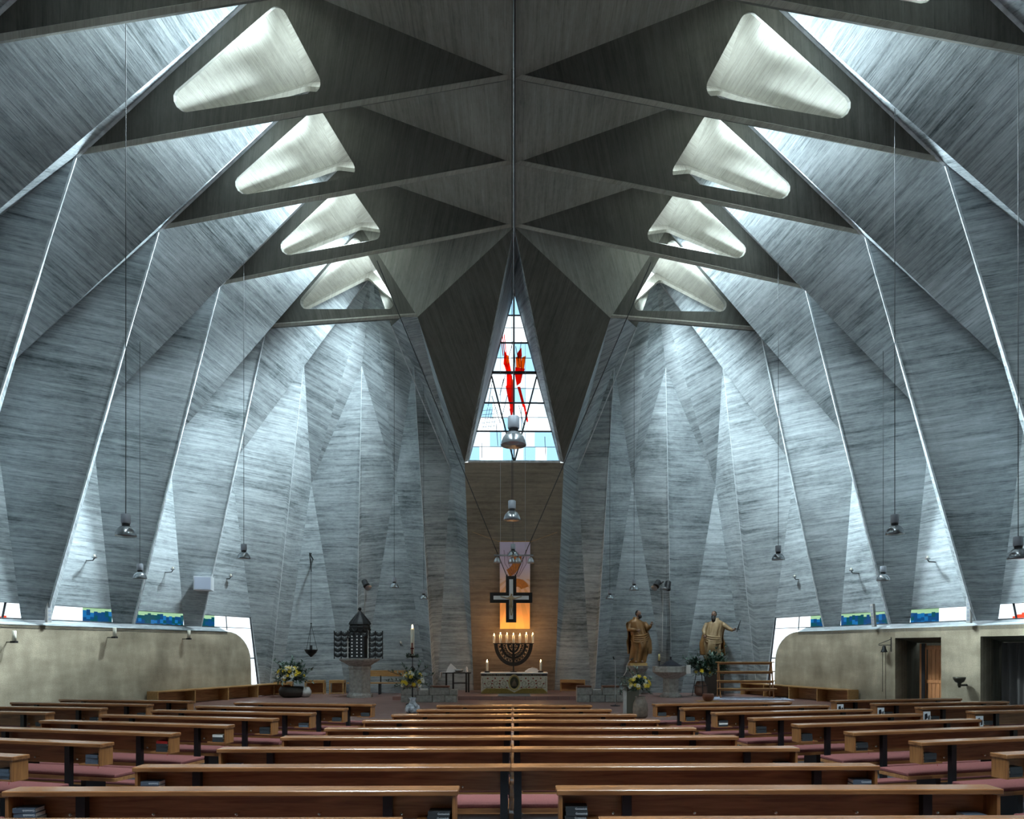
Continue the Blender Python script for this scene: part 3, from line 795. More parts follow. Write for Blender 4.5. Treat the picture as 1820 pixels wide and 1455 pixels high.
# ---- altar
AX, AY, AZ = 0.0, 27.25, 0.15
alt = empty('altar', (AX, AY, AZ)); tag(alt, 'altar with embroidered cream frontal and white cloth', 'altar')
AW, AH, AD = 1.34, 0.83, 1.0
MB().box(-AW+0.02, AW-0.02, 0.02, AD, 0, AH-0.03).build('altar_block', 'palestone', alt)
MB().box(-AW-0.02, AW+0.02, -0.02, AD+0.02, AH-0.03, AH+0.012).build('altar_cloth', 'linen', alt)
def frontal_mat():
    m, N, L, b = newmat('embroidered_frontal')
    tc = N.new('ShaderNodeTexCoord'); mp = N.new('ShaderNodeMapping'); mp.inputs['Scale'].default_value = (9, 1, 9); L.new(tc.outputs['Object'], mp.inputs[0])
    w_ = N.new('ShaderNodeTexNoise'); w_.inputs['Scale'].default_value = 3.0; w_.inputs['Detail'].default_value = 3; L.new(mp.outputs[0], w_.inputs['Vector'])
    r = ramp(N, L, w_.outputs['Fac'], [(0.36, (0.30, 0.20, 0.10)), (0.44, (0.55, 0.50, 0.40)), (0.62, (0.60, 0.55, 0.44)), (0.72, (0.34, 0.30, 0.18))])
    L.new(r.outputs[0], b.inputs['Base Color']); b.inputs['Roughness'].default_value = 0.9; return m
M['frontal'] = frontal_mat()
fr_ = MB().box(-AW, AW, -0.012, 0.02, 0.06, AH-0.12).build('frontal', 'frontal', alt)
M['vine'] = plain('dark_embroidery', (0.06, 0.05, 0.03), 0.9); M['leafred'] = plain('red_embroidery', (0.22, 0.035, 0.02), 0.9); M['olive'] = plain('olive_gold_fringe', (0.23, 0.15, 0.03), 0.8, var=0.3, scale=40)
for s in (1, -1):
    mb = MB(); lf = MB()
    for cxx, ph in ((0.42, 0), (0.72, 1), (1.02, 0)):
        pts = []
        for i in range(22):
            q = i/21*2*pi*1.25; r_ = 0.15*(1-i/26); zc = 0.40
            pts.append((s*(cxx+r_*cos(q+ph*pi)), -0.018, zc+r_*sin(q+ph*pi)*(1 if ph else -1)*1.2))
        mb.tube(pts, 0.007, 5)
        for q in range(5):
            a = q*1.3; x, z = s*(cxx+0.17*cos(a)), 0.40+0.22*sin(a)
            lf.ball((x, -0.014, z), 0.035, 6, 4, (1.1, 0.25, 0.8))
    mb.tube([(s*0.2, -0.018, 0.22), (s*0.6, -0.018, 0.2), (s*1.25, -0.018, 0.24), (s*1.28, -0.018, 0.62)], 0.007, 5)
    mb.build('scroll_embroidery', 'vine', fr_); lf.build('leaf_embroidery', 'leafred', fr_)
band = MB().box(-AW+0.01, AW-0.01, -0.014, 0.02, AH-0.12, AH-0.035).build('lettered_band', plain('dark_band', (0.02, 0.012, 0.012), 0.8), alt)
M['goldthread'] = plain('gold_thread', (0.45, 0.32, 0.12), 0.5)
for s, tx in ((-1, 'HEILIG HEILIG'), (1, 'HEILIG HEILIG')):
    t = obj('gold_lettering', text_mesh(tx, 0.085, 0.001, 1.5), 'goldthread', band); t.location = (s*0.72, -0.016, AH-0.078); t.rotation_euler = (pi/2, 0, 0)
def wavy(o0, o1):
    pts = []
    for i in range(41):
        x = -AW+2*AW*i/40; u = abs(x)
        z = 0.20-0.16*max(0, 1-u/0.30) if u < 0.30 else 0.20-0.16*max(0, (u-1.16)/0.18)
        pts.append((x, z))
    return pts
top = wavy(0, 0)
fb = MB(); vs = [(x, -0.02, z) for x, z in top]+[(x, -0.02, 0.0) for x, z in top]; n_ = len(top)
fb.add(vs, [(i, i+1, n_+i+1, n_+i) for i in range(n_-1)]); fb.build('fringe', 'olive', alt)
gb_ = MB().tube([(x, -0.024, z) for x, z in top], 0.014, 6); gb_.build('gold_braid', 'goldthread', alt)
md = MB().lathe([(0.001, 0), (0.19, 0.0), (0.215, 0.012), (0.24, 0.02), (0.255, 0.0)], 28, ax=Matrix.Rotation(pi/2, 3, 'X') @ Matrix.Diagonal((0.92, 1.28, 1)))
o = md.build('medallion_frame', 'goldthread', alt); o.location = (0.0, -0.02, 0.44)
md = MB().lathe([(0.001, 0.014), (0.185, 0.012)], 28, ax=Matrix.Rotation(pi/2, 3, 'X') @ Matrix.Diagonal((0.92, 1.28, 1)))
o = md.build('medallion', plain('dark_icon_ground', (0.035, 0.03, 0.012), 0.5, var=0.5, scale=14), alt); o.location = (0.0, -0.024, 0.44)
fg = MB(); fg.ball((0, -0.045, 0.54), 0.035, 8, 6, (1, 0.3, 1.1)); fg.lathe([(0.02, 0.28), (0.10, 0.30), (0.085, 0.42), (0.04, 0.50)], 10, c=(0, -0.042, 0)); 
o = fg.build('icon_figure', plain('faded_icon_figure', (0.10, 0.06, 0.03), 0.6), alt); o.scale = (1, 0.4, 1); o.location = (0, -0.03, 0)
TZ = AZ+AH+0.012
hold = [(0.11, 0.0), (0.11, 0.05), (0.05, 0.06), (0.03, 0.06)]
for px_, lab in ((-1.10, 'lit white altar candle on black stand at the left altar end'), (1.08, 'lit white altar candle beside the open missal')):
    candle('altar_candle', (px_, AY+0.28, TZ), 0.045, 0.42, lab, group='candles standing on the altar', base=hold, power=9, fs=1.5)
# missal on a cloth-covered stand
ms = empty('missal_stand', (0.62, AY+0.35, TZ)); tag(ms, 'open missal under white cloth on the altar', 'book')
o = MB().prism([(-0.2, 0, 0), (0.42, 0, 0), (0.42, 0, 0.05), (0.30, 0, 0.14), (0.16, 0, 0.19), (-0.02, 0, 0.15), (-0.16, 0, 0.06)], (0, 0.36, 0)).build('cloth', 'linen', ms); bevel(o, 0.02, 2)
o = MB().prism([(0.10, -0.03, 0.21), (0.34, -0.03, 0.15), (0.34, -0.03, 0.13), (0.10, -0.03, 0.185)], (0, 0.3, 0)).build('book_block', 'palestone', ms)
# ---- seven-branched candelabrum
MX, MY = -0.03, AY+0.62
cz0 = 2.17
mn = empty('menorah', (MX, MY, TZ)); tag(mn, 'black wrought seven-branched candelabrum with leaf openwork', 'candelabrum')
h0 = cz0-TZ; half = 0.80
MB().lathe([(0.14, 0), (0.14, 0.02), (0.03, 0.05), (0.028, 0.40)], 14).build('stem', 'iron', mn)
def arc_pts(a, b, n=24): return [(a*cos(pi+pi*i/n), 0, h0+b*sin(pi+pi*i/n)) for i in range(n+1)]
mb = MB()
def flat_arc(a, b, wd, n=28):
    P0, P1 = [], []
    for i in range(n+1):
        q = pi+pi*i/n; P0.append((a*cos(q), h0+b*sin(q))); P1.append(((a-wd)*cos(q), h0+(b-wd)*sin(q)))
    vs = [(x, -0.02, z) for x, z in P0]+[(x, -0.02, z) for x, z in P1]+[(x, 0.02, z) for x, z in P0]+[(x, 0.02, z) for x, z in P1]
    m_ = n+1; fs = []
    for i in range(n): fs += [(i, i+1, m_+i+1, m_+i), (2*m_+i, 3*m_+i, 3*m_+i+1, 2*m_+i+1), (i, 2*m_+i, 2*m_+i+1, i+1), (m_+i, m_+i+1, 3*m_+i+1, 3*m_+i)]
    return MB().add(vs, fs)
for a, b, wd, nm in ((0.80, 0.93, 0.15, 'branch'), (0.535, 0.64, 0.10, 'branch'), (0.27, 0.38, 0.09, 'branch')):
    flat_arc(a, b, wd).build(nm, 'iron', mn)
MB().box(-0.05, 0.05, -0.022, 0.022, h0-0.92, h0).build('trunk', 'iron', mn)
MB().box(-0.84, 0.84, -0.03, 0.03, h0-0.02, h0+0.02).build('candle_rail', 'iron', mn)
lv = MB()
for (ra, rb) in ((0.40, 0.50), (0.62, 0.74), (0.15, 0.20)):
    for i in range(13 if ra > 0.2 else 5):
        q = pi*1.06+pi*0.88*i/(12 if ra > 0.2 else 4)
        x, z = ra*cos(q)*0.93, h0+rb*sin(q)*0.97
        for sg in (-1, 1):
            a = q+pi/2*sg*0.5
            lv.tube([(x-0.085*cos(a), 0, z-0.085*sin(a)), (x, 0, z), (x+0.085*cos(a), 0, z+0.085*sin(a))], [0.014, 0.030, 0.010], 5)
lv.build('leaf_openwork', 'iron', mn)
dr = MB()
for i in range(6):
    x = -0.66+0.264*i
    dr.tube([(x, -0.01, h0-0.01), (x-0.055, -0.01, h0-0.13), (x, -0.01, h0-0.19), (x+0.055, -0.01, h0-0.13)], 0.011, 5, closed=True)
dr.build('drop_loop', plain('copper_inlay', (0.25, 0.10, 0.05), 0.4, metal=0.5), mn)
seat_pos = ['outermost left', 'second from left', 'third from left', 'middle', 'third from right', 'second from right', 'outermost right']
for i in range(7):
    candle('menorah_candle', (MX-0.80+0.266*i, MY, TZ+h0+0.02), 0.048, 0.31+0.015*((i*3) % 4), 'lit candle on the candelabrum, %s of the seven' % seat_pos[i], group='candles of the seven-branched candelabrum', power=9, fs=1.3)
# ---- banner behind
bw, bz0, bz1 = 0.63, 2.80, 6.45
def banner_mat():
    m, N, L, b = newmat('painted_banner')
    tc = N.new('ShaderNodeTexCoord'); sp = N.new('ShaderNodeSeparateXYZ'); L.new(tc.outputs['Object'], sp.inputs[0])
    z = sp.outputs[2]; x = sp.outputs[0]
    hgt = math_(N, L, 'DIVIDE', z, bz1-bz0)
    g = ramp(N, L, hgt, [(0.0, (0.88, 0.42, 0.12)), (0.30, (0.85, 0.42, 0.16)), (0.55, (0.80, 0.60, 0.52)), (0.72, (0.70, 0.58, 0.72)), (1.0, (0.64, 0.56, 0.74))])
    dx = math_(N, L, 'SUBTRACT', x, 0.05); dz = math_(N, L, 'SUBTRACT', z, 2.35)
    an = math_(N, L, 'ARCTAN2', dz, dx)
    rays = math_(N, L, 'SINE', math_(N, L, 'MULTIPLY', an, 22.0), 0)
    low = math_(N, L, 'LESS_THAN', z, 2.1)
    rf = math_(N, L, 'MULTIPLY', math_(N, L, 'GREATER_THAN', rays, 0.2), low)
    mx = N.new('ShaderNodeMix'); mx.data_type = 'RGBA'; L.new(math_(N, L, 'MULTIPLY', rf, 0.55), mx.inputs[0])
    L.new(g.outputs[0], mx.inputs[6]); mx.inputs[7].default_value = (0.66, 0.34, 0.11, 1)
    L.new(mx.outputs[2], b.inputs['Base Color']); b.inputs['Roughness'].default_value = 0.9; return m
BY = 28.55
bn = empty('banner', (0.03, BY, bz0)); bn.rotation_euler = (0.205, 0, 0); tag(bn, 'long lilac and orange painted banner with sun rays behind the cross', 'banner')
MB().box(-bw, bw, 0, 0.012, 0, bz1-bz0).build('banner_cloth', banner_mat(), bn)
MB().tube([(-bw-0.06, 0, bz1-bz0), (bw+0.06, 0, bz1-bz0)], 0.018, 8).build('banner_rod', 'pine', bn)
M['swoosh'] = plain('burnt_orange_print', (0.50, 0.17, 0.03), 0.8, var=0.2, scale=10)
for (cx_, cz_, r0_, r1_, a0_, a1_) in ((-0.55, 2.95, 0.50, 0.82, -1.15, 0.12), (0.10, 1.62, 0.16, 0.50, 0.35, 1.95)):
    P0 = [(cx_+r0_*cos(a0_+(a1_-a0_)*i/12), cz_+r0_*sin(a0_+(a1_-a0_)*i/12)) for i in range(13)]; P1 = [(cx_+r1_*cos(a0_+(a1_-a0_)*i/12), cz_+r1_*sin(a0_+(a1_-a0_)*i/12)) for i in range(13)]
    mb = MB().prism([(x, -0.006, z) for x, z in P0]+[(x, -0.006, z) for x, z in P1[::-1]], (0, 0.004, 0)); mb.build('painted_arc', 'swoosh', bn)
for i in range(7):
    x = -0.45+0.15*i
    MB().tube([(x, -0.004, 3.3-0.1*(i % 3)), (x+0.03, -0.004, 2.75), (0.05+0.25*(x), -0.004, 2.2)], 0.008, 4).build('painted_line', plain('violet_print', (0.12, 0.06, 0.12), 0.8) if 'vp' not in M else M['vp'], bn)
for s in (-1, 1): MB().tube([(s*(bw+0.05), 0, bz1-bz0), (s*1.75, 0.05, bz1-bz0+0.38)], 0.008, 5).build('cord', 'pine', bn)
# ---- hanging cross
CX, CY = -0.12, 26.4
crx = empty('crucifix', (CX, CY, 2.98)); tag(crx, 'large black-framed cross with white inlay hanging above the altar', 'cross')
ch_, arm_z = 1.82, 0.97
def cross_poly(hw, top_, bot, aw, az, ah): return [(-hw, bot), (hw, bot), (hw, az-ah), (aw, az-ah), (aw, az+ah), (hw, az+ah), (hw, top_), (-hw, top_), (-hw, az+ah), (-aw, az+ah), (-aw, az-ah), (-hw, az-ah)]
o = MB().prism([(x, 0, z) for x, z in cross_poly(0.205, ch_, 0, 0.83, arm_z, 0.205)], (0, 0.09, 0)).build('cross_frame', plain('black_cross_wood', (0.010, 0.007, 0.006), 0.45), crx)
MB().prism([(x, -0.004, z) for x, z in cross_poly(0.075, ch_-0.13, 0.13, 0.69, arm_z, 0.075)], (0, 0.01, 0)).build('white_inlay', 'linen', crx)
M['corpus'] = plain('pale_gilt_bronze', (0.42, 0.30, 0.17), 0.4, metal=0.3)
def skin_mesh(name, V_, E_, R_, mat, parent, sub=2, root_i=0):
    me = bpy.data.meshes.new(name); me.from_pydata(V_, E_, [])
    o = bpy.data.objects.new(name, me); link(o, parent); me.materials.append(M[mat])
    sk = o.modifiers.new('skin', 'SKIN'); sk.use_smooth_shade = True
    for i, r in enumerate(R_): me.skin_vertices[0].data[i].radius = r if isinstance(r, tuple) else (r, r)
    me.skin_vertices[0].data[root_i].use_root = True
    ss = o.modifiers.new('sub', 'SUBSURF'); ss.levels = sub; ss.render_levels = sub
    return o
vv = [(0,-.03,.98),(0,-.04,1.10),(0,-.05,1.22),(0,-.06,1.29),(.02,-.08,1.37),(-.15,-.04,1.19),(-.30,-.03,1.24),(-.42,-.02,1.27),(.15,-.04,1.19),(.30,-.03,1.24),(.42,-.02,1.27),(.04,-.05,.86),(.05,-.07,.70),(.02,-.04,.52),(-.04,-.05,.86),(-.03,-.07,.70),(-.005,-.05,.52)]
vv = [(x, y, z-0.25) for x, y, z in vv]
ee = [(0,1),(1,2),(2,3),(3,4),(2,5),(5,6),(6,7),(2,8),(8,9),(9,10),(0,11),(11,12),(12,13),(0,14),(14,15),(15,16)]
rr = [.06,.055,.065,.028,.05,.026,.02,.016,.026,.02,.016,.035,.026,.016,.035,.026,.016]
skin_mesh('corpus', vv, ee, rr, 'corpus', crx, 2)
for s in (-1, 1):
    a = V((s*0.17, 0.05, ch_)); b = V((s*4.25-CX, 20.95-CY, 13.95-2.98))
    MB().tube([a, b], 0.016, 6).build('suspension_cable', 'dark', crx)
    MB().tube([a-V((0, 0, 0.05)), a+V((0, 0, 0.06))], 0.03, 8).build('cable_clamp', 'dark', crx)
# ---- spotlight bar in front of the banner
sb = empty('spotlight_bar', (-0.02, 24.6, 5.35)); tag(sb, 'horizontal metal bar with four small chrome spotlights in front of the banner', 'spotlight')
MB().box(-0.72, 0.72, -0.02, 0.02, -0.03, 0.03).build('bar', 'alu', sb)
for x in (-0.60, -0.06, 0.16, 0.62):
    h = MB(); h.lathe([(0.03, 0.0), (0.07, -0.04), (0.115, -0.13), (0.13, -0.22), (0.12, -0.22), (0.09, -0.10), (0.02, -0.04)], 14); o = h.build('spot_head', 'alu', sb, True, loc=(x, 0, -0.06))
    MB().tube([(x, 0, 0), (x, 0, -0.08)], 0.012, 6).build('spot_arm', 'dark', sb)
for x in (-0.48, 0.42): MB().tube([(x, 0, 0.03), (x, -0.3, 8.6)], 0.005, 5).build('wire', 'alu', sb)

# ================================================================== PENDANT LAMPS
def lamp_parts(d):
    k = d/0.40
    a = MB().lathe([(0.085*k, 0.26*k), (0.09*k, 0.27*k), (0.09*k, 0.44*k), (0.08*k, 0.45*k), (0.001, 0.45*k)], 18).mesh('housing')
    b = MB().lathe([(0.055*k, 0.215*k), (0.075*k, 0.225*k), (0.075*k, 0.255*k), (0.06*k, 0.265*k)], 16).mesh('neck')
    c = MB().lathe([(0.198*k, 0.0), (0.20*k, 0.01*k), (0.19*k, 0.06*k), (0.165*k, 0.12*k), (0.12*k, 0.18*k), (0.06*k, 0.22*k), (0.05*k, 0.215*k), (0.11*k, 0.17*k), (0.155*k, 0.115*k), (0.18*k, 0.055*k), (0.19*k, 0.004*k)], 24).mesh('bell_shade')
    e = MB().ball((0, 0, 0.08*k), 0.05*k, 10, 8, (1, 1, 1.5)).mesh('bulb')
    for me, mt in ((a, 'lampgrey'), (b, 'dark'), (c, 'acryl'), (e, 'white')): me.materials.append(M[mt]); me.polygons.foreach_set('use_smooth', [True]*len(me.polygons))
    return a, b, c, e
LP_ = lamp_parts(0.38)
def pendant(p, topz, label, topo=(0, 0), rc=0.007, sc_=1.0):
    r = empty('pendant_lamp', p); tag(r, label, 'pendant lamp', 'bell-shaped pendant lamps')
    for nm, me in zip(('housing', 'neck', 'bell_shade', 'bulb'), LP_):
        o = obj(nm, me, None, r); o.scale = (sc_,)*3
    MB().tube([(0, 0, 0.42*sc_), (topo[0], topo[1], topz-p[2])], rc, 6).build('cable', 'dark', r)
pendant((-7.48, 13.1, 4.09), 14.6, 'large pendant lamp on long cable, nearest the left wall pleats')
pendant((-10.9, 19.8, 3.98), 12.0, 'pendant lamp hanging in front of the dark pleat between two strip windows, left wall')
pendant((-7.97, 20.0, 4.59), 13.6, 'pendant lamp in front of the left wall beside the white box loudspeaker')
pendant((-4.43, 25.0, 4.20), 13.0, 'small pendant lamp right above the paschal candle bench', sc_=0.9)
pendant((-3.48, 26.0, 3.86), 12.2, 'small pendant lamp left of the altar niche', sc_=0.85)
pendant((-0.01, 10.0, 4.93), 14.8, 'largest pendant lamp, hanging in front of the triangular window')
pendant((-0.05, 15.0, 4.79), 14.8, 'pendant lamp hanging midway below the triangular window')
pendant((-0.04, 23.6, 5.18), 14.4, 'pendant lamp hanging directly in front of the banner top')
pendant((8.23, 14.5, 4.40), 14.2, 'large pendant lamp on long cable before the right wall pleats')
pendant((10.95, 19.9, 3.96), 12.0, 'pendant lamp in front of the dark pleat above the door, right wall')
pendant((7.86, 20.0, 4.58), 13.6, 'pendant lamp in front of the right wall, above the rounded wall end')
pendant((4.45, 25.0, 4.12), 13.0, 'small pendant lamp high above the left wooden saint', sc_=0.95)
pendant((3.69, 26.0, 3.87), 12.2, 'small pendant lamp right of the altar niche', sc_=0.85)
pendant((9.72, 12.9, 3.66), 13.6, 'pendant lamp cut by the right picture edge')
for s, p in ((1, (-10.9, 19.8, 12.0)), (-1, (10.95, 19.9, 12.0))):
    br = empty('cable_bracket', p); tag(br, 'small iron bracket holding a lamp cable, %s wall' % ('left' if s > 0 else 'right'), 'bracket', 'cable brackets under the roof')
    MB().tube([(0, 0, 0), (s*0.15, 0.25, 0.1), (-s*0.55, 0.5, 0.55)], 0.02, 6).build('bracket_arm', 'iron', br)
# spotlights on the apse pleats
for s in (1, -1):
    n = 1 if s > 0 else 2
    sp = empty('wall_spotlight', (-6.26*s, 28.3, 4.72)); tag(sp, ('single black spotlight on the pleat above the iron tabernacle' if s > 0 else 'pair of black and silver spotlights on the pleat above the font'), 'spotlight', 'spotlights on the apse pleats')
    MB().tube([(0, 0.9, 0), (0, 0.0, 0.05)], 0.03, 8).build('arm', 'dark', sp)
    for j in range(n):
        x0 = (j-0.5)*0.42*(n-1)
        rot = Matrix.Rotation(rad(130 if j == 0 else 160), 3, 'X') @ Matrix.Identity(3)
        rot = Matrix.Rotation(rad(35*s), 3, 'Z') @ rot
        o = MB().lathe([(0.10, 0), (0.12, 0.02), (0.12, 0.28), (0.14, 0.30), (0.14, 0.38), (0.11, 0.37)], 14, ax=rot).build('spot_head', 'dark', sp, loc=(x0, -0.05, 0.06))
        o = MB().lathe([(0.05, 0.0), (0.13, 0.10), (0.15, 0.12), (0.14, 0.13)], 12, ax=rot).build('reflector', 'alu', sp, True, loc=(x0+0.16*s, -0.12, -0.16))
    MB().tube([(0, 0.2, -2.9), (0, 0.0, 0)], 0.012, 5).build('conduit', 'palestone', sp)
# ================================================================== FLOWERS
rf_ = random.Random(21)
M['leaf'] = plain('dark_green_leaf', (0.022, 0.060, 0.034), 0.35, var=0.5, scale=20)
M['leaf2'] = plain('silvery_green_leaf', (0.22, 0.31, 0.26), 0.4, var=0.4, scale=20)
M['petalw'] = plain('white_petals', (0.80, 0.80, 0.76), 0.7); M['petaly'] = plain('yellow_petals', (0.72, 0.52, 0.02), 0.7)
M['bark'] = plain('brown_twig', (0.05, 0.03, 0.015), 0.8)
def blossom_mesh(mt):
    b = MB()
    for ring, (n, r, tilt) in enumerate(((9, 1.0, 0.25), (7, 0.65, 0.6))):
        for i in range(n):
            a = 2*pi*i/n+ring*0.3; w_ = 0.24
            p = lambda rr, off, z: (rr*cos(a+off), rr*sin(a+off), z)
            b.add([p(0.1, 0, 0.1), p(0.62*r, -w_, 0.18+tilt*0.4), p(r, 0, 0.1+tilt*0.6), p(0.62*r, w_, 0.18+tilt*0.4)], [(0, 1, 2, 3)])
    b.cur = 1; b.ball((0, 0, 0.2), 0.22, 8, 5, (1, 1, 0.6))
    me = bpy.data.meshes.new('blossom'); me.from_pydata(b.v, [], b.f); me.materials.append(M[mt]); me.materials.append(M['petaly']); me.polygons.foreach_set('material_index', b.mi)
    return me
BW, BYL = blossom_mesh('petalw'), blossom_mesh('petaly')
def leaf(mb, p, d, L_, w_, up):
    d = d.normalized(); sd = d.cross(up)
    if sd.length < 1e-4: sd = V((1, 0, 0))
    sd.normalize(); n = sd.cross(d)
    mb.add([p, p+d*L_*0.45+sd*w_/2+n*L_*0.04, p+d*L_-n*L_*0.12, p+d*L_*0.45-sd*w_/2+n*L_*0.04, p+d*L_*0.5-n*0.02*L_], [(0, 1, 4), (1, 2, 4), (2, 3, 4), (3, 0, 4)])
def rdir(zmin=-0.2, zmax=1.0):
    a = rf_.uniform(0, 2*pi); z = rf_.uniform(zmin, zmax); r = sqrt(max(0, 1-z*z)); return V((r*cos(a), r*sin(a), z))
def bouquet(parent, c, rx, rz_, nleaf, sprigs, blooms, bs=0.06, lsz=0.14, front=True):
    c = V(c); a_, b_ = MB(), MB()
    for i in range(nleaf):
        d = rdir(-0.45, 1.0); r = rf_.uniform(0.25, 1.0)
        p = c+V((d.x*rx*r, d.y*rx*r, d.z*rz_*r))
        leaf(a_ if rf_.random() < 0.72 else b_, p, d+rdir()*0.8, lsz*rf_.uniform(0.7, 1.3), lsz*0.42, V((0, 0, 1)))
    tw = MB()
    for (dx, dy, dz) in sprigs:
        e = c+V((dx, dy, dz)); pts = []
        for i in range(7):
            t = i/6; p = c.lerp(e, t)+V((0, 0, 0.06*sin(t*pi))); pts.append(p)
            if i > 1:
                for q in range(5):
                    leaf(a_ if rf_.random() < 0.5 else b_, p+rdir()*0.02, (e-c).normalized()*0.5+rdir(-0.5, 1), lsz*rf_.uniform(0.7, 1.2), lsz*0.36, V((0, 0, 1)))
        tw.tube(pts, 0.006, 4)
    for mb, mt in ((a_, 'leaf'), (b_, 'leaf2')):
        me = bpy.data.meshes.new('foliage'); me.from_pydata(mb.v, [], mb.f); o = obj('foliage', me, mt, parent); o['kind'] = 'stuff'
    o = tw.build('twigs', 'bark', parent); o['kind'] = 'stuff'
    for i in range(blooms):
        d = rdir(-0.15, 0.95)
        if front and d.y > 0.2: d.y = -d.y
        p = c+V((d.x*rx*0.95, d.y*rx*0.95, d.z*rz_*0.9))
        m_ = BW if rf_.random() < 0.5 else BYL
        o = obj('blossom', m_, None, parent, loc=p); s_ = bs*rf_.uniform(0.8, 1.3); o.scale = (s_, s_, s_)
        o.rotation_euler = (d+V((0, -0.5, 0.2))).to_track_quat('Z', 'Y').to_euler()
# left: porcelain vase on the floor
M['porcelain'] = plain('blue_white_porcelain', (0.36, 0.38, 0.42), 0.15, var=0.9, scale=9)
v1 = empty('flower_vase', (-3.06, 20.4, FZ)); tag(v1, 'blue and white porcelain vase of yellow and white flowers by the pews', 'flower vase')
MB().lathe([(0.17, 0), (0.22, 0.04), (0.235, 0.13), (0.20, 0.22), (0.10, 0.30), (0.085, 0.38), (0.13, 0.46), (0.12, 0.46), (0.07, 0.38)], 24).build('vase', 'porcelain', v1, True)
bouquet(v1, (0, 0, 0.88), 0.34, 0.42, 420, [(-0.75, 0, 0.05), (-0.7, 0.1, 0.35), (0.6, 0, 0.25), (0.25, 0, 0.62), (-0.3, 0, 0.55), (0.45, 0.1, 0.5), (-0.55, 0, -0.12), (0.5, 0, -0.1)], 26, 0.07, 0.13)
# right: stoneware vase
M['stoneware'] = plain('brown_stoneware', (0.17, 0.13, 0.10), 0.5, var=0.35, scale=10)
v2 = empty('flower_vase', (3.52, 18.8, FZ)); tag(v2, 'tall brown stoneware vase of white and yellow flowers beside the lectern', 'flower vase')
MB().lathe([(0.16, 0), (0.20, 0.05), (0.215, 0.22), (0.20, 0.40), (0.15, 0.50), (0.13, 0.55), (0.145, 0.60), (0.13, 0.60), (0.11, 0.5)], 24).build('vase', 'stoneware', v2, True)
bouquet(v2, (-0.03, 0, 0.88), 0.30, 0.33, 380, [(-0.62, 0, 0.25), (-0.55, 0.1, 0.05), (-0.5, 0, -0.12), (-0.3, 0, 0.45), (0.35, 0, 0.2), (0.3, 0, -0.2), (-0.1, 0, 0.5)], 24, 0.065, 0.12)
# left: low planter with arrangement
v3 = empty('planter', (-8.92, 27.2, FZ)); tag(v3, 'dark basket planter of eucalyptus, white and yellow flowers on chancel floor', 'planter')
MB().lathe([(0.34, 0), (0.47, 0.10), (0.50, 0.28), (0.44, 0.42), (0.40, 0.42), (0.40, 0.34)], 24).build('basket', plain('dark_basket', (0.018, 0.012, 0.009), 0.6, var=0.5, scale=30), v3, True)
MB().lathe([(0.12, 0), (0.22, 0.08), (0.23, 0.25), (0.14, 0.40), (0.11, 0.40)], 18, c=(0.52, 0.1, 0)).build('jar', 'palestone', v3, True)
bouquet(v3, (-0.02, 0, 0.80), 0.58, 0.50, 900, [(-0.65, 0, 0.62), (-0.4, 0, 0.55), (0.05, 0, 0.75), (0.45, 0, 0.60), (0.75, 0.1, 0.25), (0.8, 0, -0.2), (-0.6, 0, -0.2), (0.5, 0, 0.4), (0.1, 0, 0.5), (-0.62, -0.1, 0.2)], 30, 0.10, 0.20)
# right: bush on an iron stand
v4 = empty('flower_stand', (7.62, 27.5, FZ)); tag(v4, 'leafy bush with yellow and white flowers in a pot on iron tripod', 'flower stand')
for i in range(3):
    a = 2*pi*i/3+0.5; MB().tube([(0.36*cos(a), 0.36*sin(a), 0), (0.18*cos(a), 0.18*sin(a), 0.95)], 0.014, 6).build('leg', 'iron', v4)
MB().tube([(0.27*cos(2*pi*i/20), 0.27*sin(2*pi*i/20), 0.45) for i in range(20)], 0.012, 5, closed=True).build('ring', 'iron', v4)
MB().lathe([(0.18, 0.03), (0.25, 0.15), (0.25, 0.40), (0.17, 0.58), (0.15, 0.62), (0.12, 0.60)], 20).build('pot', plain('terracotta_pot', (0.16, 0.085, 0.06), 0.6), v4, True)
bouquet(v4, (0.05, 0, 1.0), 0.36, 0.36, 420, [(-0.75, 0, 0.55), (-0.5, 0, 0.7), (-0.2, 0, 0.85), (0.3, 0, 0.75), (0.6, 0, 0.9), (0.75, 0, 0.45), (0.8, 0, 0.1), (0.7, 0, -0.2), (0.45, 0.1, 0.5), (0.6, 0, 0.3), (0.95, 0, 1.0), (-0.6, 0, 0.3), (1.0, 0, 0.7)], 9, 0.10, 0.17)
bouquet(v4, (0.62, 0, 1.15), 0.50, 0.62, 800, [], 0, 0.1, 0.19)
bouquet(v4, (-0.22, 0.25, 1.30), 0.28, 0.28, 260, [], 0, 0.1, 0.17)

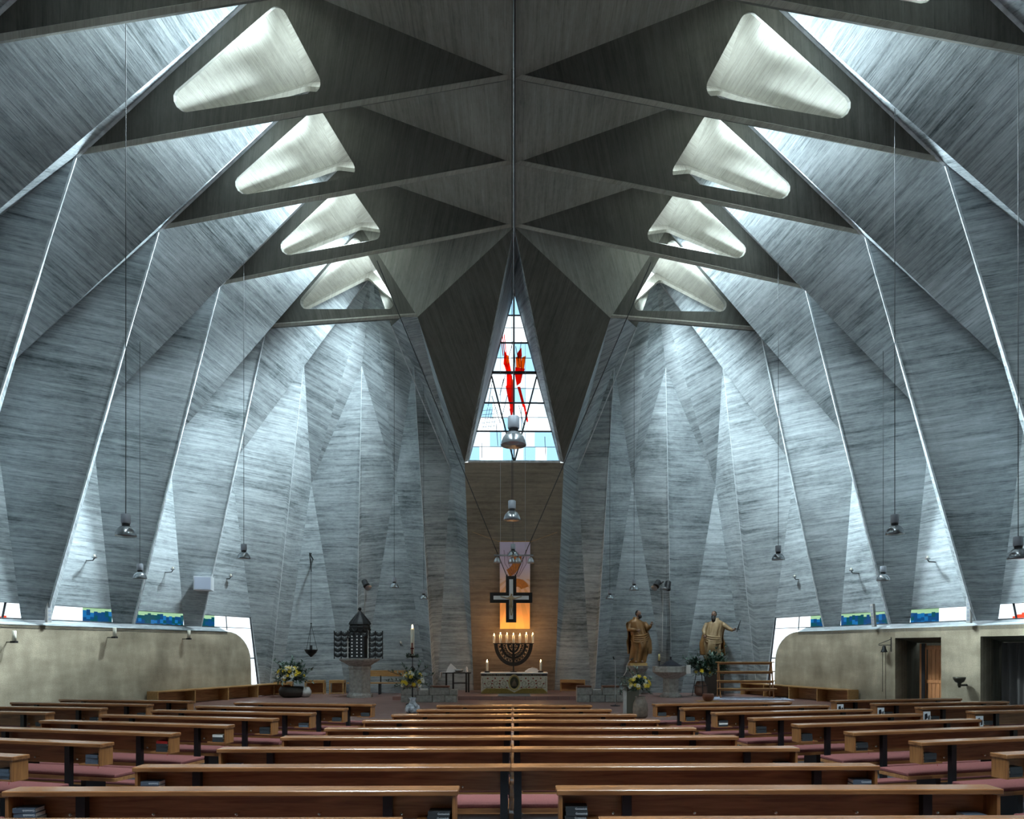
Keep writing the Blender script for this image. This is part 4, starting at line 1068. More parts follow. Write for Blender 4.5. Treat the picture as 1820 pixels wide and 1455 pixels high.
# ================================================================== IRON TABERNACLE ON STONE PEDESTAL
tb = empty('tabernacle', (-6.2, 27.2, FZ)); tag(tb, 'black wrought iron tabernacle with open scalloped doors on stone pedestal', 'tabernacle')
o8 = pi/8
ped = MB(); ped.lathe([(0.52, 0), (0.52, 0.10), (0.46, 0.16), (0.42, 0.20), (0.42, 1.12), (0.46, 1.16), (0.46, 1.22), (0.43, 1.25)], 8, a0=o8); ped.build('pedestal', 'stone', tb)
cap_ = MB(); cap_.lathe([(0.43, 1.25), (0.55, 1.34), (0.80, 1.48), (0.82, 1.55), (0.3, 1.56)], 8, a0=o8); cap_.build('capital', 'stone', tb)
zb, zt = 1.57, 2.62
core = MB(); core.lathe([(0.36, zb), (0.36, 2.50), (0.30, 2.50)], 8, a0=o8); core.build('inner_shrine', 'dark', tb)
for r_ in range(7):
    for cxx in (-0.22, -0.02, 0.15):
        MB().box(cxx-0.028, cxx+0.028, -0.412, -0.398, zb+0.06+r_*0.13, zb+0.115+r_*0.13).build('backlit_square', 'linen', tb)  # solid white squares painted in for light showing through the openings
def scallop_panel(w_, n, rows_, name, parent, h=1.05):
    root = MB(); cw = w_/n; ch2 = h/rows_
    for i in range(n+1): root.tube([(i*cw, 0, 0), (i*cw, 0, h)], 0.018, 6)
    for i in range(n+1): root.ball((i*cw, 0, h+0.01), 0.03, 8, 5); root.ball((i*cw, 0, 0), 0.028, 8, 5)
    for r_ in range(rows_):
        for i in range(n):
            x0, z1 = i*cw, (r_+1)*ch2-0.02
            for dp, th in ((0.66, 0.032), (0.46, 0.020), (0.26, 0.016)):
                pts = [(x0+cw*(0.5-0.5*cos(pi*q/10)*(1 if dp > 0.5 else dp/0.62)), 0, z1-ch2*dp*sin(pi*q/10)) for q in range(11)]
                root.tube(pts, th, 5)
    return root.build(name, 'iron', parent)
for s in (-1, 1):
    d = scallop_panel(0.56, 2 if s < 0 else 2, 5, 'grille_door', tb); d.location = (s*0.40, -0.30, zb); d.rotation_euler = (0, 0, 0.10 if s > 0 else pi-0.10)
    d = scallop_panel(0.30, 1, 5, 'grille_panel', tb); d.location = (s*0.40, -0.30, zb); d.rotation_euler = (0, 0, (pi/2 if s > 0 else pi/2)+s*0.0)
    MB().box(-0.022, 0.022, -0.022, 0.022, zb, zt+0.05).build('corner_post', 'palestone', tb, loc=(s*0.40, -0.32, 0))
MB().box(-0.30, 0.26, -0.40, -0.37, zb, zb+0.98).build('shrine_door', 'dark', tb)
d = scallop_panel(0.78, 3, 1, 'grille_panel', tb, 0.26); d.location = (-0.39, -0.385, zb+0.80)
dm = MB(); dm.lathe([(0.40, zt-0.02), (0.42, zt+0.02), (0.41, zt+0.14), (0.43, zt+0.17), (0.40, zt+0.27), (0.43, zt+0.30)], 12); dm.build('drum', 'iron', tb)
rfm = MB(); rfm.lathe([(0.44, zt+0.30), (0.40, zt+0.38), (0.22, zt+0.60), (0.05, zt+0.80), (0.03, zt+0.86)], 12); rfm.build('conical_roof', 'iron', tb)
for i in range(12):
    a = 2*pi*i/12; MB().tube([(0.445*cos(a), 0.445*sin(a), zt+0.30), (0.41*cos(a), 0.41*sin(a), zt+0.39), (0.23*cos(a), 0.23*sin(a), zt+0.61), (0.05*cos(a), 0.05*sin(a), zt+0.82)], 0.012, 5).build('roof_rib', 'steel', tb)
    MB().tube([(0.43*cos(a+0.26*q/4-0.13), 0.43*sin(a+0.26*q/4-0.13), zt+0.05+0.07*sin(pi*q/4)) for q in range(5)], 0.012, 5).build('drum_arch', 'steel', tb)
MB().ball((0, 0, zt+0.92), 0.07, 12, 8).build('finial', 'iron', tb, True)

# ================================================================== PASCHAL CANDLE
pc = empty('paschal_candle', (-3.52, 23.4, FZ)); tag(pc, 'tall lit paschal candle with red cross on dark stand with wreath', 'candle')
MB().lathe([(0.24, 0), (0.22, 0.03), (0.06, 0.10), (0.025, 0.2), (0.02, 1.0), (0.07, 1.03), (0.10, 1.10), (0.06, 1.17), (0.10, 1.23), (0.05, 1.30), (0.015, 1.35), (0.015, 1.62), (0.10, 1.66), (0.11, 1.68)], 18).build('stand', 'iron', pc, True)
wr = MB()
for i in range(150):
    a = rf_.uniform(0, 2*pi); p = V((0.19*cos(a), 0.19*sin(a), 1.66+rf_.uniform(-0.04, 0.05))); leaf(wr, p, V((-sin(a), cos(a), 0))*0.7+rdir()*0.9, 0.11, 0.045, V((0, 0, 1)))
me = bpy.data.meshes.new('wreath'); me.from_pydata(wr.v, [], wr.f); o = obj('wreath', me, 'leaf', pc); o['kind'] = 'stuff'
MB().lathe([(0.066, 1.68), (0.066, 2.60), (0.055, 2.63)], 18).build('wax_body', 'wax', pc, True)
cr = MB(); cr.box(-0.02, 0.02, -0.074, -0.064, 1.74, 2.14); cr.box(-0.055, 0.055, -0.074, -0.05, 1.92, 1.97)
for z in (1.78, 1.86, 2.02, 2.10): cr.ball((0, -0.066, z), 0.028, 8, 5, (1.0, 0.3, 0.9))
cr.build('red_cross', 'leafred', pc)
MB().tube([(0, 0, 2.63), (0, 0, 2.65)], 0.003, 5).build('wick', 'ink', pc)
f = obj('flame', FLM, None, pc, loc=(0, 0, 2.64)); f.scale = (2.2, 2.2, 2.0)
l = bpy.data.lights.new('candle_light', 'POINT'); l.energy = 8; l.color = (1, 0.58, 0.25); l.shadow_soft_size = 0.04
lo = bpy.data.objects.new('candle_light', l); link(lo, pc); lo.location = (0, 0, 2.80)

# ================================================================== FONT
fo = empty('baptismal_font', (6.3, 27.1, FZ)); tag(fo, 'octagonal stone baptismal font with dark conical lid', 'font')
MB().lathe([(0.44, 0), (0.44, 0.08), (0.34, 0.16), (0.31, 0.20), (0.31, 0.74), (0.34, 0.78)], 8, a0=o8).build('shaft', 'stone', fo)
MB().lathe([(0.34, 0.78), (0.52, 0.86), (0.70, 0.98), (0.74, 1.02), (0.74, 1.24), (0.60, 1.24), (0.5, 1.15)], 8, a0=o8).build('basin', 'stone', fo)
MB().lathe([(0.46, 1.245), (0.46, 1.27), (0.38, 1.30), (0.20, 1.42), (0.05, 1.50), (0.03, 1.56), (0.05, 1.60), (0.01, 1.63)], 16).build('lid', plain('dark_bronze_lid', (0.025, 0.025, 0.035), 0.4, metal=0.5), fo)
MB().box(-0.14, 0.14, -0.012, 0, -0.17, 0.17).build('paper_sheet', 'paper', fo, loc=(0.56, -0.58, 1.13), rz=0.72)
cs = empty('altar_candle', (5.78, 26.85, FZ+1.242)); tag(cs, 'unlit yellow candle in black holder standing on the font rim', 'candle')
MB().lathe([(0.07, 0), (0.07, 0.015), (0.012, 0.03), (0.012, 0.18), (0.07, 0.20), (0.07, 0.22)], 14).build('holder', 'iron', cs)
MB().lathe([(0.04, 0.22), (0.04, 0.48), (0.03, 0.49)], 14).build('wax_body', plain('yellow_wax', (0.62, 0.52, 0.24), 0.5), cs, True)

# ================================================================== COMMUNION RAIL BLOCKS
for s, x0, x1 in ((-1, -4.10, -2.06), (1, 2.28, 4.10)):
    r = empty('communion_rail', ((x0+x1)/2, 24.45, FZ)); tag(r, 'low rail of stone blocks with brown cushions, %s' % ('beside the paschal candle' if s < 0 else 'beside the microphone stand'), 'communion rail', 'stone communion rails')
    w_ = x1-x0; a = -w_/2
    for i, (u0, u1) in enumerate(((0, 0.26), (0.265, 0.56), (0.565, 0.78), (0.785, 1.0))):
        bevel(MB().box(a+u0*w_, a+u1*w_-0.01, 0, 0.45, 0, 0.25).build('stone_block', 'stone', r), 0.012)
    for i, (u0, u1, h) in enumerate(((0.0, 0.30, 0.27), (0.31, 0.50, 0.17), (0.51, 0.86, 0.27), (0.87, 1.0, 0.2))):
        bevel(MB().box(a+u0*w_, a+u1*w_-0.01, 0.02, 0.43, 0.262, 0.262+h).build('stone_block', 'stone', r), 0.012)
        if h > 0.25: bevel(MB().box(a+u0*w_+0.01, a+u1*w_-0.02, 0.0, 0.45, 0.262+h, 0.262+h+0.06).build('cushion', plain('brown_leather', (0.14, 0.055, 0.03), 0.6) if 'lth' not in M else 'lth', r), 0.015, 2)
    bk = empty('closed_book', ((x0+x1)/2+a+0.405*w_, 24.62, FZ+0.435)); tag(bk, 'pale closed book lying on the %s stone rail' % ('left' if s < 0 else 'right'), 'book', 'books on the stone rails')
    MB().box(-0.13, 0.13, -0.09, 0.09, 0, 0.05).build('pages', 'paper', bk); MB().box(-0.135, 0.135, -0.095, 0.095, 0.05, 0.056).build('cover', 'bookdark' if s > 0 else 'linen', bk)

# ================================================================== LECTERN, MICROPHONES
le = empty('lectern', (3.50, 20.0, FZ)); tag(le, 'pale slab lectern with gooseneck microphone behind the stoneware vase', 'lectern')
MB().box(-0.26, -0.16, 0, 0.10, 0, 0.80).build('slab', 'palestone', le); MB().box(-0.155, 0.20, 0.0, 0.10, 0, 0.80).build('slab', 'reveal', le)
o = MB().box(-0.30, 0.27, -0.22, 0.22, -0.02, 0.02).build('desk', 'reveal', le); o.location = (0, 0.05, 0.94); o.rotation_euler = (rad(28), 0, 0)
MB().box(-0.06, 0.04, 0.02, 0.08, 0.80, 0.93).build('neck', 'stone', le)
gn = [(-0.26, 0.1, 1.08), (-0.16, 0.1, 1.25), (-0.14, 0.08, 1.45), (-0.10, 0.0, 1.55), (-0.05, -0.06, 1.60)]
MB().tube(gn, 0.010, 6).build('gooseneck', 'alu', le); MB().tube([gn[-1], (0.0, -0.12, 1.64)], 0.02, 8).build('microphone', 'dark', le)
mc = empty('microphone_stand', (3.42, 22.8, FZ)); tag(mc, 'slim steel microphone stand in front of the stone rail', 'microphone stand')
MB().lathe([(0.17, 0), (0.165, 0.02), (0.03, 0.035), (0.012, 0.05)], 20).build('base', 'dark', mc)
MB().tube([(0, 0, 0.04), (0, 0, 1.35), (-0.01, -0.02, 1.5), (-0.05, -0.06, 1.58)], 0.012, 8).build('pole', 'alu', mc)
MB().tube([(-0.05, -0.06, 1.58), (-0.09, -0.12, 1.66)], 0.022, 8).build('microphone', 'dark', mc)

# ================================================================== BENCHES, STOOLS, TABLE, RACK
def wall_bench(s, y0, y1, n, label):
    a = onwall(s, y0, FZ, -0.55); b = onwall(s, y1, FZ, -0.55)
    d = b-a; L_ = d.length; r = empty('wall_bench', a, math.atan2(d.y, d.x)); tag(r, label, 'bench', 'open wooden benches along the side walls')
    back = 1 if s > 0 else -1      # wall side in local y
    dp = 0.48*back
    for i in range(n):
        x0, x1 = L_*i/n, L_*(i+1)/n
        MB().box(x0+0.01, x1-0.01, min(0, dp), max(0, dp), 0.46, 0.50).build('seat_board', 'pine', r)
        MB().box(x0+0.03, x1-0.03, dp*0.98-0.02, dp*0.98+0.02, 0.02, 0.46).build('back_panel', 'oak', r)
    for i in range(n+1):
        x = min(max(L_*i/n, 0.02), L_-0.02)
        MB().box(x-0.02, x+0.02, min(0, dp), max(0, dp), 0, 0.46).build('divider', 'pine', r)
wall_bench(1, 22.9, 28.85, 4, 'row of open wooden wall benches with four bays along left wall')
wall_bench(-1, 23.6, 28.95, 4, 'row of open wooden wall benches along right wall by the rack')
lb = empty('bench', (-5.75, 28.75, FZ)); tag(lb, 'long honey-coloured bench with backrest behind the iron tabernacle', 'bench')
MB().box(-1.35, 1.35, 0.0, 0.40, 0.46, 0.51).build('seat_board', 'pine', lb); MB().box(-1.35, 1.35, 0.40, 0.43, 0.76, 1.02).build('backrest', 'pine', lb)
for x in (-1.2, 0, 1.2): MB().box(x-0.03, x+0.03, 0.05, 0.40, 0, 0.46).build('leg', 'dark', lb); MB().box(x-0.025, x+0.025, 0.40, 0.425, 0.46, 0.80).build('back_strut', 'dark', lb)
def stool(p, w_, h, rz, label):
    r = empty('stool', p, rz); tag(r, label, 'stool', 'small open wooden stools')
    MB().box(-w_/2, w_/2, 0, 0.42, h-0.12, h).build('seat_frame', 'pine', r)
    for x in (-w_/2+0.025, w_/2-0.025):
        for y in (0.03, 0.39): MB().box(x-0.025, x+0.025, y-0.025, y+0.025, 0, h-0.12).build('leg', 'pine', r)
    MB().box(-w_/2+0.05, w_/2-0.05, 0.39, 0.41, 0.05, h-0.12).build('back_panel', 'oak', r); MB().box(-w_/2+0.05, w_/2-0.05, 0.015, 0.045, 0.03, 0.07).build('stretcher', 'pine', r)
stool((-9.75, 28.55, FZ), 0.75, 0.55, 0.15, 'honey-coloured stool left of the basket planter')
stool((-8.52, 28.9, FZ), 0.82, 0.60, 0.08, 'wooden stool right behind the basket planter')
stool((-7.60, 28.95, FZ), 0.62, 0.60, 0.0, 'wooden stool between planter and stone pedestal')
stool((2.45, 28.35, 0.15), 1.05, 0.50, -0.12, 'reddish wooden server stool on the altar step, right of altar')
tb2 = empty('credence_table', (-2.35, 28.2, 0.15)); tag(tb2, 'small black side table left of the altar', 'table')
MB().box(-0.62, 0.55, -0.22, 0.25, 0.78, 0.82).build('table_top', 'dark', tb2)
for x in (-0.18, 0.36, 0.46):
    MB().box(x-0.035, x+0.035, -0.18, -0.11, 0, 0.78).build('leg', 'dark', tb2)
MB().box(-0.18, 0.40, -0.16, -0.12, 0.36, 0.41).build('stretcher', 'dark', tb2); MB().box(-0.53, -0.46, 0.10, 0.17, 0, 0.78).build('leg', 'dark', tb2)
o = MB().prism([(-0.75, 0, 0.62), (-0.72, 0, 0.835), (-0.16, 0, 0.835), (-0.16, 0, 0.825), (-0.69, 0, 0.825), (-0.72, 0, 0.60)], (0, 0.40, 0)).build('cloth', 'linen', None, loc=(-2.35, 28.02, 0.15)); tag(o, 'white cloth over the left end of the side table', 'cloth')
o = MB().prism([(-0.22, 0, 0), (0.22, 0, 0), (0.20, 0, 0.16), (-0.02, 0, 0.36), (-0.14, 0, 0.20)], (0, 0.03, 0)).build('napkin', 'linen', None, loc=(-2.62, 28.15, 0.988)); tag(o, 'stiff folded white napkin standing on the side table', 'napkin')
o = MB().lathe([(0.05, 0), (0.16, 0.05), (0.19, 0.13), (0.18, 0.13), (0.14, 0.05)], 16).build('silver_bowl', 'alu', None, True, loc=(-2.30, 28.1, 0.975)); tag(o, 'small silver bowl on the side table', 'bowl')
o = MB().lathe([(0.05, 0), (0.07, 0.05), (0.04, 0.13), (0.055, 0.18), (0.04, 0.2), (0.02, 0.24)], 14).build('cruet', 'white', None, True, loc=(-1.98, 28.1, 0.975)); tag(o, 'white cruet at the right end of the side table', 'jug')
# rack of boards
rk = empty('candle_rack', (9.05, 26.1, FZ+0.013), -0.06); tag(rk, 'open wooden stepped rack of four boards standing on a rug', 'rack')
for i, z in enumerate((0.36, 0.66, 1.02, 1.38)):
    MB().box(-1.12, 1.12, 0.10*i-0.05, 0.10*i+0.16, z, z+0.035).build('board', 'pine', rk); MB().box(-1.05, 1.05, 0.10*i+0.02, 0.10*i+0.05, z-0.07, z).build('batten', 'oak', rk)
for x in (-1.02, 1.02):
    MB().tube([(x, 0.02, 0.03), (x, 0.36, 1.42)], 0.028, 6).build('post', 'oak', rk); MB().tube([(x, 0.55, 0.03), (x, 0.42, 1.42)], 0.028, 6).build('post', 'oak', rk)
rg2 = MB().box(-1.5, 1.5, -0.75, 0.75, 0, 0.012).build('rug', plain('pale_blue_rug', (0.42, 0.44, 0.55), 0.95, var=0.35, scale=9), None, loc=(9.15, 26.2, FZ), rz=-0.12); tag(rg2, 'pale bluish rug under the wooden rack', 'rug')
bo = empty('ceramic_bowl', (7.15, 24.8, FZ)); tag(bo, 'round brown ceramic bowl on a mat on the chancel floor', 'bowl')
MB().box(-0.42, 0.42, -0.3, 0.3, 0, 0.012).build('mat', 'pine', bo); MB().lathe([(0.10, 0.012), (0.17, 0.05), (0.215, 0.15), (0.20, 0.27), (0.185, 0.285), (0.17, 0.27), (0.18, 0.15), (0.1, 0.06)], 22).build('bowl', plain('red_brown_glaze', (0.14, 0.045, 0.025), 0.3), bo, True)

# ================================================================== SIDE WALL FITTINGS
def apostle(p, out, label, col='alu'):
    """wall arm with a small lamp cup; out = unit vector into the room"""
    r = empty('wall_sconce', p); tag(r, label, 'wall sconce', 'slim wall sconces on the pale wall triangles'); out = V(out)
    sd = V((0, 0, 1)).cross(out)
    MB().tube([out*-0.6, out*0.30, out*0.36+V((0, 0, 0.06))], 0.018, 6).build('arm', 'dark', r)
    MB().lathe([(0.03, 0.0), (0.07, 0.02), (0.075, 0.05), (0.05, 0.05)], 12, c=out*0.36+V((0, 0, 0.06))).build('cup', col, r); MB().lathe([(0.028, 0), (0.028, 0.09), (0.02, 0.1)], 10, c=out*0.36+V((0, 0, 0.08))).build('candle_stub', 'wax', r)
inL = -WOUT
for s in (1, -1):
    for y, z, nm in ((21.0, 4.66, 'largest pale triangle'), (23.75, 4.62, 'middle pale triangle'), (26.3, 4.66, 'narrow pale triangle by the apse')):
        p = onwall(s, y, z, 0.12); apostle(p, (inL.x*s, inL.y, 0), 'slim wall sconce on the %s, %s wall' % (nm, 'left' if s > 0 else 'right'))
apostle((-4.85, 29.25, 2.10), (0, -1, 0), 'silver wall sconce on the apse wall right of the iron tabernacle')
for y, z, nm in ((18.75, 2.12, 'at the picture edge'), (21.6, 2.30, 'in the middle of the wall'), (24.35, 2.30, 'nearest the rounded wall end')):
    p = onwall(1, y, z, 0.0); r = empty('wall_candle', p); tag(r, 'thick white candle on iron wall holder, %s, left wall' % nm, 'wall candle', 'thick candles on the low left wall')
    o_ = V((inL.x, inL.y, 0)); MB().tube([o_*-0.05, o_*0.28], 0.016, 6).build('arm', 'iron', r)
    MB().box(-0.065, 0.065, -0.065, 0.065, -0.025, 0.03).build('holder', 'iron', r, loc=o_*0.30); MB().lathe([(0.055, 0.03), (0.055, 0.30), (0.045, 0.31)], 14, c=o_*0.30).build('wax_body', 'wax', r, True)
# column loudspeakers and box loudspeaker
for s, y, lab, tilt in ((1, 19.75, 'slim pale column loudspeaker at the foot of the left wall pleat', 0.0), (-1, 19.83, 'slim pale column loudspeaker at the foot of the right wall pleat', 0.0), (-1, 22.95, 'slim pale column loudspeaker leaning beside the strip window, right wall', 0.10)):
    p = onwall(s, y, 2.70, -0.12); r = empty('column_speaker', p, math.atan2(-WOUT.y, -WOUT.x*s)-pi/2); tag(r, lab, 'loudspeaker', 'slim column loudspeakers on the wall ledge')
    r.rotation_euler.y = tilt
    MB().box(-0.06, 0.06, -0.05, 0.05, 0.0, 0.78).build('housing', 'palestone', r)
    for i in range(6): MB().box(-0.04, 0.04, -0.052+0.104, 0.056, 0.06+i*0.115, 0.14+i*0.115).build('grille', 'lampgrey', r)
bx = empty('box_speaker', onwall(1, 24.75, 4.05, -0.55), 0.25); tag(bx, 'white box loudspeaker fixed low on the left wall pleat', 'loudspeaker')
MB().box(-0.30, 0.30, -0.22, 0.26, 0, 0.50).build('housing', 'white', bx); MB().box(-0.27, 0.27, -0.232, -0.22, 0.03, 0.47).build('front_cover', plain('pale_blue_grey', (0.50, 0.54, 0.66), 0.6), bx); MB().tube([(0, 0.3, 0.25), (-0.3, 1.0, 0.25)], 0.04, 6).build('wall_arm', 'dark', bx)
# sanctuary lamp on chain
sl = empty('sanctuary_lamp', (-8.36, 27.9, 1.62)); tag(sl, 'hanging black iron sanctuary lamp on long chain left of the tabernacle', 'hanging lamp')
MB().lathe([(0.03, 0), (0.07, 0.05), (0.20, 0.16), (0.27, 0.30), (0.25, 0.30), (0.16, 0.18)], 16).build('bowl', 'iron', sl)
MB().lathe([(0.055, 0.2), (0.055, 0.48), (0.04, 0.48)], 12).build('candle_glass', 'dark', sl)
for i in range(3):
    a = 2*pi*i/3; MB().tube([(0.25*cos(a), 0.25*sin(a), 0.29), (0, 0, 1.35)], 0.009, 5).build('chain', 'iron', sl)
MB().tube([(0, 0, 1.35), (0, 0, 4.25)], 0.008, 5).build('chain', 'iron', sl); MB().ball((0, 0, 1.37), 0.035, 8, 6).build('chain_ball', 'iron', sl)
MB().tube([(0, 0, 4.25), (-0.10, 0.12, 4.28), (-0.22, 1.0, 4.15)], 0.03, 6).build('wall_bracket', 'iron', sl); MB().tube([(-0.12, 0.2, 4.26), (-0.2, 0.7, 3.6)], 0.02, 6).build('brace', 'iron', sl)
# bell with cord on right wall
bl = empty('wall_bell', onwall(-1, 22.42, 2.05, 0.0)); tag(bl, 'small iron bell on wall bracket with long pull cords beside the door', 'bell')
d_ = V((-inL.x*-1*-1, inL.y, 0)); d_ = V((inL.x*-1, inL.y, 0)); t_ = V((-0.37*-1*-1, 1, 0)).normalized()
MB().tube([V((0, 0, 0.28)), V((0, 0, -0.20))], 0.018, 6).build('wall_plate', 'iron', bl); MB().tube([V((0, 0, 0.02)), d_*0.32+t_*0.22+V((0, 0, 0.02))], 0.014, 6).build('arm', 'iron', bl); MB().tube([V((0, 0, 0.22)), d_*0.32+t_*0.22+V((0, 0, 0.05))], 0.011, 6).build('brace', 'iron', bl)
bc_ = d_*0.16+t_*0.14
MB().lathe([(0.115, -0.22), (0.10, -0.19), (0.06, -0.10), (0.05, -0.02), (0.01, 0.0)], 14, c=bc_).build('bell', 'iron', bl, True)
for q, zz in ((0.06, -1.55), (-0.06, -1.85)): MB().tube([bc_+t_*q+V((0, 0, -0.2)), bc_+t_*q+V((0, 0, zz))], 0.009, 5).build('pull_cord', 'bark', bl)
# holy water stoup
su = empty('holy_water_stoup', onwall(-1, 19.98, 0.86, 0.0)); tag(su, 'dark bronze holy water bowl on wall arm beside the curtain', 'wall bowl')
MB().tube([d_*-0.02+V((0, 0, 0.0)), d_*0.30], 0.03, 8).build('arm', 'iron', su); MB().lathe([(0.03, -0.07), (0.05, 0.0), (0.05, 0.06), (0.12, 0.10), (0.16, 0.18), (0.17, 0.24), (0.15, 0.23), (0.10, 0.13)], 18, c=d_*0.32).build('bowl', plain('dark_bronze', (0.05, 0.042, 0.028), 0.45, metal=0.4), su, True)
# door leaf, ajar, with frame and planks
dr_ = tag(empty('door_1', onwall(-1, 20.80, 0, 0.78), math.atan2(1, -0.37)), 'orange wooden plank door in a deep concrete opening', None, kind='structure')
MB().box(0.0, 1.02, -0.03, 0.03, 1.92, 2.05).build('top_rail', 'pinev', dr_); MB().box(0, 1.02, -0.032, 0.032, 0.82, 0.93).build('middle_rail', 'pinev', dr_)
for i in range(7):
    bevel(MB().box(0.02+i*0.14, 0.155+i*0.14, -0.02, 0.02, 0.93, 1.92).build('plank', 'pinev', dr_), 0.008); bevel(MB().box(0.02+i*0.14, 0.155+i*0.14, -0.02, 0.02, 0.05, 0.82).build('plank', 'pinev', dr_), 0.008)
MB().box(1.13, 1.27, -0.10, 0.04, 0.0, 2.12).build('door_frame', 'pinev', dr_); MB().box(1.02, 1.14, 0.10, 0.12, 0, 2.12).build('gap_shadow_strip', 'dark', dr_)  # the thin dark strip stands in for shadow in the door gap
tm = obj('door_sign', text_mesh('TURM', 0.06, 0.001, 1.2), 'ink', dr_); tm.location = (0.28, 0.034, 1.985); tm.rotation_euler = (pi/2, 0, pi)
# curtain
cu_ = MB(); n_ = 90; Lc = 2.5
vs = []
for i in range(n_+1):
    t = i/n_; y = 17.05+Lc*t; dpt = 0.85+0.07*sin(t*75)+0.03*sin(t*31+1)
    for z in (0.02, 1.1, 2.12): p = onwall(-1, y, z, dpt+0.01*sin(z*3+t*40)); vs.append(p)
fs = [(3*i+j, 3*i+3+j, 3*i+4+j, 3*i+1+j) for i in range(n_) for j in range(2)]
me = bpy.data.meshes.new('curtain'); me.from_pydata([tuple(v) for v in vs], [], fs)
o = obj('curtain', me, plain('grey_brown_curtain', (0.11, 0.10, 0.095), 0.9), None, True); tag(o, 'grey brown pleated curtain in the right wall opening', 'curtain')
# ================================================================== CARVED SAINTS
def saint(name, p, label, rz, hgt, robe, arms, beard_len, head_turn, fold_seed, lean):
    root = empty(name, p, rz); tag(root, label, 'statue', 'carved wooden saints on the apse wall')
    k = hgt/2.2
    rr = random.Random(fold_seed)
    ph = [rr.uniform(0, 6.28) for _ in range(6)]
    # draped robe, one lofted mesh with folds
    prof = [(0.00, .30, .24), (0.10, .33, .25), (0.35, .33, .25), (0.65, .34, .26), (0.95, .36, .27), (1.15, .33, .26), (1.35, .32, .24), (1.55, .34, .22), (1.70, .33, .20), (1.78, .26, .17), (1.85, .12, .12), (1.93, .085, .09)]
    n = 56; vs = []; fs = []
    rows_ = 46
    def ev(z):
        for (z0, a0, b0), (z1, a1, b1) in zip(prof, prof[1:]):
            if z <= z1: t = (z-z0)/(z1-z0); t = t*t*(3-2*t); return a0+(a1-a0)*t, b0+(b1-b0)*t
        return prof[-1][1:]
    for i in range(rows_+1):
        z = 1.93*i/rows_; a, b = ev(z)
        amp = 0.095*max(0.0, 1-z/1.75)**0.5 if z < 1.75 else 0
        cx_ = lean*0.10*sin(z*2.2); cy_ = -0.04*sin(z*1.7)
        for q in range(n):
            th = 2*pi*q/n
            f_ = sin(th*9+ph[0]+1.6*sin(z*2.6+ph[1]))*0.55+sin(th*5+ph[2]-z*3.2)*0.5+sin(th*14+ph[3]+z*1.5)*0.25
            knee = 0.07*math.exp(-((z-0.75)/0.25)**2)*max(0, cos(th+pi/2-0.5*lean))
            r = 1+amp*f_/0.33
            vs.append((cx_+(a*r)*cos(th), cy_+(b*r+knee)*sin(th), z))
    for i in range(rows_):
        for q in range(n): fs.append((i*n+q, i*n+(q+1) % n, (i+1)*n+(q+1) % n, (i+1)*n+q))
    fs.append(tuple(range(n))[::-1]); fs.append(tuple(rows_*n+q for q in range(n)))
    me = bpy.data.meshes.new('robe'); me.from_pydata([(x*k, y*k, z*k) for x, y, z in vs], [], fs); obj('robe', me, robe, root, True)
    # cloak: partial shell with hem, thrown over one shoulder
    cv = []; cf = []; m1, m2 = 26, 30
    for i in range(m1+1):
        z = 0.42+1.36*i/m1; a, b = ev(z); sp = 2.0-0.35*(i/m1)
        for q in range(m2+1):
            th = pi/2-lean*0.35-sp+2*sp*q/m2
            f_ = sin(th*11+ph[4]+z*2)*0.035+sin(th*6-z*4+ph[5])*0.03
            w_ = 1.16+f_*2+0.16*(1-i/m1)
            cv.append(((a*w_*cos(th)*1.12+lean*0.1*sin(z*2.2))*k, (b*w_*sin(th))*k, (z-0.10*abs(q/m2-0.5))*k))
    w0 = m2+1
    for i in range(m1):
        for q in range(m2): cf.append((i*w0+q, i*w0+q+1, (i+1)*w0+q+1, (i+1)*w0+q))
    me = bpy.data.meshes.new('cloak'); me.from_pydata(cv, [], cf); o = obj('cloak', me, 'gold', root, True)
    sd = o.modifiers.new('thick', 'SOLIDIFY'); sd.thickness = 0.03*k
    # sash folds across the belly
    for j in range(4):
        z0 = 1.02+j*0.07
        pts = []
        for q in range(13):
            t = q/12; th = pi+pi*t; a, b = ev(z0); pts.append(((a*1.06*cos(th)+lean*0.08)*k, (b*1.12*sin(th)-0.02)*k, (z0-0.16*sin(pi*t)*(1-0.12*j)+0.12*(t-0.5)*lean)*k))
        MB().tube(pts, [0.022*k+0.03*k*sin(pi*q/12) for q in range(13)], 7).build('drapery_fold', robe, root, True)
    # head with face
    hc = V((lean*0.03, -0.05, 2.07))*k
    h = MB(); h.ball((0, 0, 0), 0.115*k, 18, 14, (0.86, 1.0, 1.22))
    h.ball((0, -0.105*k, -0.01*k), 0.03*k, 8, 6, (0.7, 1.0, 1.4))          # nose
    for s in (-1, 1):
        h.ball((s*0.095*k, 0.01*k, 0.0), 0.03*k, 8, 6, (0.4, 0.8, 1.2))     # ears
        h.ball((s*0.04*k, -0.092*k, 0.045*k), 0.03*k, 8, 6, (1.2, 0.6, 0.5)) # brows
        h.ball((s*0.05*k, -0.08*k, -0.02*k), 0.035*k, 8, 6, (1, 0.7, 0.8))  # cheeks
    h.lathe([(0.07*k, -0.22*k), (0.065*k, -0.08*k)], 12)
    hd = h.build('head', 'skin', root, True, loc=hc, rz=head_turn); 
    rm = hd.modifiers.new('fuse', 'REMESH'); rm.mode = 'VOXEL'; rm.voxel_size = 0.010*k; rm.use_smooth_shade = True
    ey = MB()
    for s in (-1, 1): ey.ball((s*0.04*k, -0.103*k, 0.018*k), 0.013*k, 8, 6)
    ey.build('eyes', 'ink', hd)
    bd = MB(); bd.ball((0, -0.085*k, -0.10*k), 0.085*k, 12, 9, (0.95, 0.7, 0.8))
